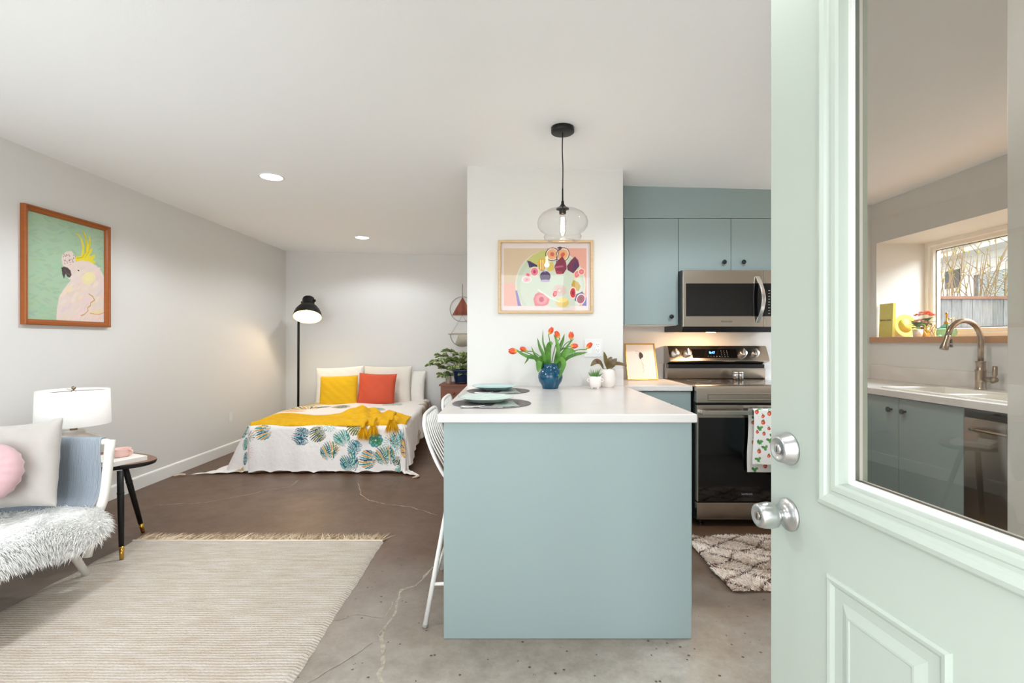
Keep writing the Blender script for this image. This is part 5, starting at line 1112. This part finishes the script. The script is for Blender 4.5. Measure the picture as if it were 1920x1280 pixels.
# vase and tulips
vx, vy = .238, 3.0
vs_ = obj('vase', lathe(B(), [(0, 0), (.047, 0), (.050, .004), (.053, .018), (.070, .045), (.077, .070), (.074, .094), (.060, .118), (.050, .130), (.048, .138), (.050, .150), (.0515, .154), (.048, .154), (.045, .14), (.05, .12), (.06, .09), (.04, .02), (0, .02)], 48, (vx, vy, CT)), BLUEV, None, True); tag(vs_, 'round teal blue glazed vase holding the tulips', 'vase')
def tulip(label, px, py, dy, ang, leaves, openr=1.0, sc_=1.0):
    Y = vy + dy; h = at(px, py, Y); t = thing('tulip', label, 'tulip', (vx, vy, CT + .025), 'red and orange tulips in the blue vase')
    d = Vector((math.sin(ang), -.1, math.cos(ang))).normalized(); L = .046 * sc_; base = h - d * L * .5
    r0 = Vector((vx + (h.x - vx) * .12, vy + dy * .2, CT + .03)); r1 = Vector((vx + (h.x - vx) * .20, vy + dy * .3, CT + .16)); r2 = r1.lerp(base, .6) + Vector((0, 0, .02))
    obj('stem', tube(B(), smoothpath([r0, r1, r2, base - d * .01, base], 5), .0028, 7), LGREEN, t, True)
    fh = thing('x', 'x', 'x') if False else None
    e1 = d.orthogonal().normalized(); e2 = d.cross(e1)
    for k in range(6):
        a = k * PI / 3; bm = B(); rows = []; rr = (.0165 if k % 2 else .0145) * openr * sc_
        for i in range(9):
            f = i / 8; rad = rr * (math.sin(PI * min(.86, .12 + f * .80)) ** .7); hw = .62 * math.sin(PI * min(.97, .15 + f * .82)) ** .8
            rows.append([bm.verts.new(base + d * L * f + (e1 * math.cos(a + hw * s) + e2 * math.sin(a + hw * s)) * rad * (1 if s == 0 else .96)) for s in (-1, 0, 1)])
        for p, q in zip(rows, rows[1:]): bm.faces.new((p[0], p[1], q[1], q[0])); bm.faces.new((p[1], p[2], q[2], q[1]))
        o = obj('petal', bm, TULIP, t, True, fix=False)
        def cf(i):
            f = (i // 3) / 8; ed = i % 3 != 1; c = np.array([222, 58, 40]) * (1 - .0) ; y_ = np.array([246, 200, 70])
            m_ = max(0, 1 - f * 2.6) * .9 + (.45 if ed else 0) * (1 - f * .4); return lc(c * (1 - min(1, m_)) + y_ * min(1, m_))
        setcol(o, cf)
    for pts, w_ in leaves:
        bm = B(); P = [Vector((vx + (pts[0][0] - 1032) / F * vy * .5, vy, CT + .12))] + [at(a, b, vy + c) for a, b, c in pts]
        leaf(bm, P, w_, up=(.1, -1, .15), fold=.3, prof=lambda f: max(.02, (math.sin(PI * min(1, .16 + f * .84)) ** .8))); obj('leaf', bm, LGREEN, t, True, fix=False)
tulip('tallest tulip, leaning right above the middle of the bunch', 1033, 619, 0, .45, [([(1020, 668, -.03), (1012, 650, -.03), (1007.5, 632, -.02)], .022), ([(1022, 655, .0), (1018, 640, .0), (1018, 617, 0)], .013)])
tulip('open red tulip right of the tallest one, tilted left', 1044.5, 626, -.02, -.5, [([(1047, 668, -.02), (1044, 640, -.02), (1038, 626, -.01)], .024), ([(1028, 655, -.03), (1032, 643, -.05), (1036, 646, -.06)], .034)])
tulip('upright tulip to the right of centre with yellow base', 1070.7, 628, 0, .05, [([(1045, 662, .01), (1054, 640, .01), (1058.5, 625, .0)], .024), ([(1052, 668, -.02), (1064, 648, -.02), (1076.5, 633, -.01)], .016)], 1.1)
tulip('sideways tulip pointing right below the upright one', 1077, 648, -.03, 1.5, [([(1056, 668, -.04), (1066, 658, -.05), (1075, 658, -.05), (1078, 656, -.03)], .038), ([(1048, 660, .02), (1060, 652, .02), (1076, 656, .01)], .012)])
tulip('rightmost tulip on a long bent stem', 1105, 647, 0, .75, [([(1062, 672, -.01), (1078, 664, -.02), (1090, 662, -.02), (1102, 659.5, -.01)], .022)])
tulip('leftmost drooping tulip pointing left', 961, 657.5, -.02, -1.5, [([(1005, 672, -.02), (990, 668, -.03), (976, 661, -.03), (966, 653, -.02)], .022), ([(1000, 668, -.03), (992, 668, -.03), (988, 675, -.03), (983, 682, -.02)], .016)], 1.1, 1.15)
tulip('drooping tulip at the left, behind the leftmost one', 981, 654, .03, -1.15, [([(1010, 672, .0), (1002, 663, .0), (996, 648, .0)], .014), ([(1012, 675, -.03), (1010, 688, -.05), (1009, 697, -.05)], .040), ([(1020, 672, .02), (1014, 670, .02), (1008, 674, .0)], .03)])
bm = B(); leaf(bm, [Vector((vx + .02, vy - .03, CT + .15)), at(1050, 672, 2.93), at(1057, 680, 2.90), at(1053, 695, 2.90), at(1046, 712, 2.91)], .03, up=(.1, -1, .1), fold=.2)
o = obj('tulip_leaf', bm, LGREEN, None, True, fix=False); tag(o, 'broad tulip leaf bending down over the front of the blue vase', 'leaf')
# small pots
p1 = thing('potted_succulent', 'small succulent in a white pot with ring lugs and little feet', 'potted plant', (.514, 2.985, CT)); c = (.514, 2.985, CT)
obj('pot', lathe(B(), [(0, .010), (.028, .010), (.033, .016), (.037, .076), (.035, .078), (.032, .074), (.030, .06), (0, .06)], 32, c), CERW, p1, True)
for k in range(4): a = k * PI / 2 + .5; obj('foot', lathe(B(), [(0, 0), (.006, 0), (.008, .006), (.006, .014), (0, .014)], 12, (c[0] + .024 * math.cos(a), c[1] + .024 * math.sin(a), CT)), CERW, p1, True)
for s_ in (-1, 1): obj('ring_lug', tube(B(), [(c[0] + s_ * (.040 + .009 * math.cos(a)), c[1], CT + .052 + .009 * math.sin(a)) for a in np.linspace(0, 2 * PI, 14)[:-1]], .0035, 7, closed=True), CERW, p1, True)
obj('soil', lathe(B(), [(.031, 0), (.02, .004), (0, .005)], 20, (c[0], c[1], CT + .066)), SOIL, p1)
R_ = random.Random(6)
for k in range(16):
    a = k * 2.4; e_ = R_.uniform(.25, 1.3); L = R_.uniform(.035, .06) * (1.05 if e_ > .9 else .85); d = Vector((math.cos(a) * math.cos(e_), math.sin(a) * math.cos(e_), math.sin(e_))); b0 = Vector((c[0], c[1], CT + .07)) + Vector((d.x, d.y, 0)) * .012
    obj('leaf', tube(B(), smoothpath([b0, b0 + d * L * .5 + Vector((0, 0, .002)), b0 + d * L + Vector((0, 0, .004))], 3), [.0045, .0052, .0055, .005, .0036, .002, .0006], 6), LG2, p1, True)
p2 = thing('potted_plant', 'prayer plant with purple-backed leaves in a plain white pot', 'potted plant', (.61, 3.085, CT)); c = Vector((.61, 3.085, CT))
obj('pot', lathe(B(), [(0, .0), (.034, .0), (.036, .008), (.047, .022), (.051, .045), (.050, .10), (.046, .116), (.043, .116), (.045, .09), (0, .09)], 36, c), CERW, p2, True)
obj('soil', lathe(B(), [(.0445, 0), (.03, .004), (0, .005)], 24, (c.x, c.y, CT + .1)), SOIL, p2)
for pts, w_ in (([(1138, 688, 3.08), (1135, 674, 3.07), (1132, 658, 3.06)], .034), ([(1139, 689, 3.08), (1148, 680, 3.06), (1157, 671, 3.05)], .042), ([(1138, 690, 3.08), (1143, 676, 3.10), (1147, 668, 3.12)], .034), ([(1131, 690, 3.08), (1124, 679, 3.05), (1116, 678, 3.03), (1107, 686, 3.02)], .040), ([(1148, 689, 3.08), (1153, 682, 3.05), (1164, 682, 3.03), (1177, 686.5, 3.02)], .030)):
    P = [Vector((c.x, c.y, CT + .10))] + [at(*q) for q in pts]; bm = B(); leaf(bm, [P[1]] + P[2:], w_, up=(.3, -.9, .6), fold=.25); o = obj('leaf', bm, PURPL, p2, True, fix=False)
    obj('leaf_stalk', tube(B(), [P[0], P[1]], .0022, 6), PURPL, p2, True)
# sketch in a gold frame
sk2 = thing('framed_sketch', 'small ink sketch in a thin gold frame leaning on the wall by the range', 'picture', (.99, 3.72, CT))
b0 = Vector((.874, 3.655, CT + .001)); ex = Vector((1, .0, 0)); ez = Vector((.006, .128, .273)).normalized(); en = ex.cross(ez).normalized()
sf = lambda a, b, h: tuple(b0 + ex * a + ez * b - en * (-h) )
if (en.y > 0): sf = lambda a, b, h: tuple(b0 + ex * a + ez * b - en * h)
bm = B(); rect_ring(bm, 0, .232, 0, .302, [(0, -.012), (0, .004), (.001, .005), (.008, .005), (.009, .001)], sf); obj('frame', bm, GOLD, sk2)
bm = B(); box(bm, .003, .229, -.002, .0, .003, .299); 
for v in bm.verts: v.co = Vector(sf(v.co.x, v.co.z, v.co.y))
obj('paper', bm, mat('sketch_paper', (238, 228, 222), .7), sk2)
def ink(pts, w_):
    rows = []; P = smoothpath([(a, b, 0) for a, b in pts], 4); bmq = B()
    for i, p in enumerate(P):
        t_ = (P[min(i + 1, len(P) - 1)] - P[max(0, i - 1)]).normalized(); s = Vector((-t_.y, t_.x, 0)) * w_ / 2; rows.append((bmq.verts.new(sf(p.x - s.x, p.y - s.y, .0012)), bmq.verts.new(sf(p.x + s.x, p.y + s.y, .0012))))
    for p, q in zip(rows, rows[1:]): bmq.faces.new((p[0], p[1], q[1], q[0]))
    obj('ink_line', bmq, DARKT, sk2, fix=False)
U_ = lambda x, y: ((x - 880) / 590 * .232, (930 - y) / 775 * .302)
ink([U_(1080, 305), U_(1090, 325), U_(1125, 322), U_(1150, 335), U_(1185, 350)], .0012); ink([U_(1090, 340), U_(1110, 380), U_(1140, 420)], .0011); ink([U_(1185, 575), U_(1205, 630), U_(1195, 690), U_(1210, 720), U_(1190, 790)], .0012); ink([U_(1190, 500), U_(1180, 560), U_(1212, 610), U_(1200, 700)], .0008)
bm = B(); vv = [bm.verts.new(sf(*U_(x, y), .0012)) for x, y in ((1150, 355), (1180, 345), (1205, 365), (1225, 410), (1215, 460), (1190, 470), (1170, 500), (1150, 480), (1140, 430))]; bm.faces.new(vv); obj('ink_wash', bm, DARKT, sk2, fix=False)

# ------------------------------------------------------------------ kitchen rug
kr = thing('shag_rug', 'cream shaggy rug with brown diamond lines in front of the range', 'rug', (1.55, 2.63, 0))
boxo('backing', (1.085, 2.0, 2.35, 2.93, .001, .010), mat('rug_backing', (206, 190, 176), .95), kr)
n_ = 52000; rx = RNG.uniform(1.055, 2.025, n_); ry = RNG.uniform(2.32, 2.96, n_)
a_ = (rx * .7 + ry * 1.0 + .012 * np.sin(ry * 30)) / .165; b_ = (rx * .7 - ry * 1.0 + .012 * np.sin(rx * 26)) / .165
ln = (np.abs(a_ - np.round(a_)) < .04) | (np.abs(b_ - np.round(b_)) < .04) | (RNG.random(n_) < .02); cc = np.where(ln[:, None], lc((124, 84, 68)), lc((250, 234, 220))) * RNG.uniform(.8, 1.1, (n_, 1))
sw = np.stack([np.sin(rx * 21 + ry * 13), np.cos(ry * 19 + rx * 9), 0 * rx], 1)
strands('shag_pile', np.stack([rx, ry, np.full(n_, .009)], 1), np.array([0, 0, 1.0]) + sw * .5 + RNG.normal(0, .4, (n_, 3)) * np.array([1, 1, .1]), .030, .0042, np.array([0, 0, -.35]) + sw * .3, VFUR, kr, cc)

# ------------------------------------------------------------------ on the window sill
SZ = WZ0 + .0005
bk, Mb = book('book', 'yellow book standing upright at the far end of the window sill', (2.850, 3.688, SZ), .2, .2, .022, 0, YBOOK, tilt=Matrix.Translation((0, 0, .128)) @ Matrix.Rotation(.03, 4, 'Y') @ Matrix.Rotation(PI / 2, 4, 'Y') @ Matrix.Scale(1.0, 4) @ Matrix.Diagonal((1.27, .66, 1, 1)))
text('spine_lettering', 'lemon zest', .024, (2.8475, 3.688, SZ + .13), (PI / 2, 0, -PI / 2), DARKT, bk)
yp = thing('yellow_dish', 'round yellow dish standing on edge beside the yellow book', 'dish', (3.06, 3.72, SZ)); obj('dish_body', lathe_dir(B(), [(0, 0), (.05, .0), (.086, .010), (.088, .013), (.084, .014), (.05, .005), (0, .004)], (3.035, 3.74, SZ + .088), (.0, -1, .12), 48), YBOOK2, yp, True); obj('dish_glaze_ring', lathe_dir(B(), [(.045, .0058), (.05, .0062), (.055, .0075)], (3.035, 3.74, SZ + .088), (0, -1, .12), 40), YBOOK, yp, True)
def kalan(label, c, potm, pr, ph, fm, fc, nfl, seed, dk):
    t = thing('flowering_plant', label, 'flowering plant', c); R_ = random.Random(seed); c = Vector(c)
    obj('pot', lathe(B(), [(0, 0), (pr * .78, 0), (pr, ph), (pr * .94, ph), (pr * .9, ph * .85), (0, ph * .85)], 28, c), potm, t, True)
    for k in range(16):
        a = k * 2.4; L = R_.uniform(.05, .085); e_ = R_.uniform(-.1, .8); d = Vector((math.cos(a) * math.cos(e_), math.sin(a) * math.cos(e_), math.sin(e_))); b0 = c + Vector((0, 0, ph + R_.uniform(0, .03)))
        bm = B(); leaf(bm, [b0, b0 + d * L * .5 + Vector((0, 0, .012)), b0 + d * L], .036, fold=.15); obj('leaf', bm, dk, t, True, fix=False)
    bm = B()
    for k in range(nfl):
        a = R_.uniform(0, 2 * PI); r = fc[1] * math.sqrt(R_.random()); p = c + Vector((fc[0][0] + r * math.cos(a), fc[0][1] + r * math.sin(a), fc[0][2] + .6 * (fc[1] - r) + R_.uniform(-.006, .006)))
        for q in range(4):
            b = q * PI / 2 + a; d = Vector((math.cos(b), math.sin(b), .35)); leaf(bm, [p, p + d * .005 + Vector((0, 0, .001)), p + d * .0105], .009, fold=.1)
    obj('blossom', bm, fm, t, True, fix=False, kind='stuff')
kalan('pink flowering plant in a small white pot on the window sill', (2.885, 3.44, SZ), CERW, .032, .052, PINKF, ((0, -.01, .10), .042), 60, 3, LG2)
kalan('orange flowering plant with dark leaves behind the pink one', (3.01, 3.53, SZ), BRASS, .035, .07, ORANGEF, ((.0, 0, .155), .06), 110, 4, DKG)
gs = thing('wire_holder', 'small gold geometric wire holder between the flowers and the glass mister', 'holder', (2.97, 3.40, SZ)); 
V6 = [Vector((2.955 + .03 * math.cos(a), 3.42 + .03 * math.sin(a), SZ + z)) for a, z in [(k * PI / 2 + .4, .003) for k in range(4)] + [(k * PI / 2 + .4 + PI / 4, .042) for k in range(4)] + [(k * PI / 2 + .4, .085) for k in range(4)]]
for i in range(4):
    for a, b in ((i, 4 + i), (i, 4 + (i + 3) % 4), (4 + i, 8 + i), (4 + i, 8 + (i + 1) % 4)): obj('wire', tube(B(), [V6[a], V6[b]], .0022, 6), BRASS, gs)
gb = thing('glass_mister', 'green glass plant mister with a brass pump on the window sill', 'mister', (2.965, 3.30, SZ)); c = (2.965, 3.30, SZ)
obj('bottle', lathe(B(), [(0, .0), (.042, 0), (.052, .008), (.056, .03), (.05, .055), (.032, .072), (.018, .082), (.014, .088)], 36, c, caps=False), GGLASS, gb, True)
obj('pump', lathe(B(), [(.016, .084), (.017, .098), (.012, .102), (.006, .104), (.006, .150), (.008, .152), (.008, .164), (0, .166)], 20, c), BRASS, gb, True); obj('nozzle', tube(B(), [(c[0], c[1], SZ + .118), (c[0] + .03, c[1] - .01, SZ + .122)], [.005, .003], 8), BRASS, gb, True)
obj('pull_ring', tube(B(), [(c[0] + .038 + .014 * math.cos(a), c[1] - .012, SZ + .112 + .014 * math.sin(a)) for a in np.linspace(0, 2 * PI, 18)[:-1]], .0022, 6, closed=True), BRASS, gb, True)
obj('dip_tube', tube(B(), [(c[0], c[1], SZ + .01), (c[0], c[1], SZ + .084)], .003, 8), BRASS, gb)

# ------------------------------------------------------------------ outside the kitchen window
struct('ground_outside', box(B(), -14, 16, -14, 18, -.35, -.125), mat('gravel_and_soil', (150, 142, 128), .95, noise=(6, .6, I1, (110, 104, 84))))
fence = thing('wooden_fence', 'weathered grey board fence with a brown cap rail outside the kitchen window', 'fence', (6.5, 6.7, -.12))
FW = [mat('weathered_board_%d' % k, c, .85, noise=(9, .8, (6, 1, .5), c2)) for k, (c, c2) in enumerate((((182, 186, 192), (136, 134, 134)), ((168, 172, 178), (120, 118, 118)), ((194, 197, 202), (150, 146, 142))))]
R_ = random.Random(9); x = 3.5; base_me = None
while x < 10.2:
    w_ = .138; o = obj('board', box(B(), x, x + w_, 6.70 + R_.uniform(-.003, .003), 6.722, -.12, 1.79), FW[R_.randrange(3)], fence, bevel=.003); x += w_ + .006
obj('cap_rail', box(B(), 3.45, 10.3, 6.66, 6.78, 1.79, 1.83), mat('cedar_cap', (178, 130, 110), .8, noise=(8, .5, (1, 6, 6), (140, 96, 80))), fence, bevel=.004)
hs = thing('neighbour_house', 'white sided neighbouring house with grey shingle roof behind the fence', 'house', (8.2, 8.0, -.12))
HM = Matrix.Translation((8.30, 8.0, 0)) @ Matrix.Rotation(math.atan2(.972, .236), 4, 'Z')      # local x runs along the wall, +y points at us
SID = mat('white_siding', (240, 242, 244), .6); 
bm = B(); box(bm, -6, 2.3, -3.5, 0, -.12, 2.80, M=HM); obj('wall', bm, SID, hs)
for k in range(14): obj('siding_board', box(B(), -6, 2.302, 0, .018, .72 + k * .15, .865 + k * .15, M=HM), SID, hs)
bm = B(); box(bm, -6.2, 2.6, .0, .42, 2.79, 2.82, M=HM); obj('soffit', bm, SID, hs)
bm = B(); box(bm, -6.2, 2.6, .42, .45, 2.78, 2.96, M=HM); obj('fascia', bm, TRIM, hs)
obj('gutter', tube(B(), [HM @ Vector((-6.2, .50, 2.93)), HM @ Vector((2.6, .50, 2.93))], .055, 10), TRIM, hs, True)
RS = mat('grey_shingles', (150, 152, 160), .9, noise=(14, .7, (1, 1, 1), (104, 106, 114)))
for k in range(16):
    bm = B(); y0 = .48 - k * .17; z0 = 2.97 + k * .09; vs = [HM @ Vector(p) for p in ((-6.2, y0, z0), (2.62, y0, z0), (2.62, y0 - .19, z0 + .10), (-6.2, y0 - .19, z0 + .10), (-6.2, y0, z0 - .022), (2.62, y0, z0 - .022))]
    vv = [bm.verts.new(v) for v in vs]; bm.faces.new(vv[:4]); bm.faces.new((vv[4], vv[5], vv[1], vv[0])); obj('shingle_course', bm, RS, hs, fix=False)
wf = obj('window', rect_ring.__self__ if False else box(B(), -1.2, .98, .015, .04, 2.42, 2.50, M=HM), TRIM, hs); bm = B(); box(bm, .90, .98, .015, .04, 1.3, 2.42, M=HM); box(bm, -1.2, -1.12, .015, .04, 1.3, 2.42, M=HM); obj('window_jamb', bm, TRIM, wf)
boxo_ = obj('pane', box(B(), -1.12, .90, .004, .022, 1.3, 2.42, M=HM), mat('dark_window', (70, 76, 84), .1), wf)
bm = B()
for k in range(44): box(bm, -1.10, .78, .020, .032, 1.32 + k * .025, 1.337 + k * .025, M=HM)
obj('blinds', bm, mat('pale_blinds', (206, 216, 218), .7), wf, kind='stuff')
bm = B(); box(bm, 1.3, 1.75, .017, .03, 2.25, 2.6, M=HM); obj('vent', bm, BLACKP, hs)
sb = thing('budding_shrub', 'bare twiggy shrub with yellow buds above the fence', 'shrub', (6.9, 7.3, -.12)); R_ = random.Random(21); bm = B(); tips = []
for k in range(46):
    a = Vector((6.75 + R_.uniform(-.55, .75), 7.3 + R_.uniform(-.2, .2), 0)); lean = R_.uniform(-.12, .45); p = [a]
    for j in range(1, 8): q = p[-1] + Vector((lean * .38 + R_.uniform(-.06, .06), R_.uniform(-.05, .05), R_.uniform(.28, .46))); p.append(q); tips.append(q); tips.append(p[-2].lerp(q, R_.random()))
    tube(bm, p, [.013 - .0013 * i for i in range(8)], 5)
    for j in range(3):
        s = p[R_.randint(3, 7)]; e_ = s + Vector((R_.uniform(-.25, .25), R_.uniform(-.1, .1), R_.uniform(.1, .3))); tube(bm, [s, e_], .004, 4); tips.append(e_)
obj('branch', bm, mat('tan_bark', (176, 150, 118), .8), sb, True, kind='stuff'); bm = B()
for q in tips:
    if q.z > 1.5 and R_.random() < .75:
        for j in range(2): d = Vector((R_.uniform(-1, 1), R_.uniform(-1, 1), R_.uniform(-.3, 1))).normalized(); leaf(bm, [q, q + d * .02, q + d * .045], .022)
obj('buds', bm, mat('yellow_green_buds', (214, 204, 96), .6), sb, True, fix=False, kind='stuff')
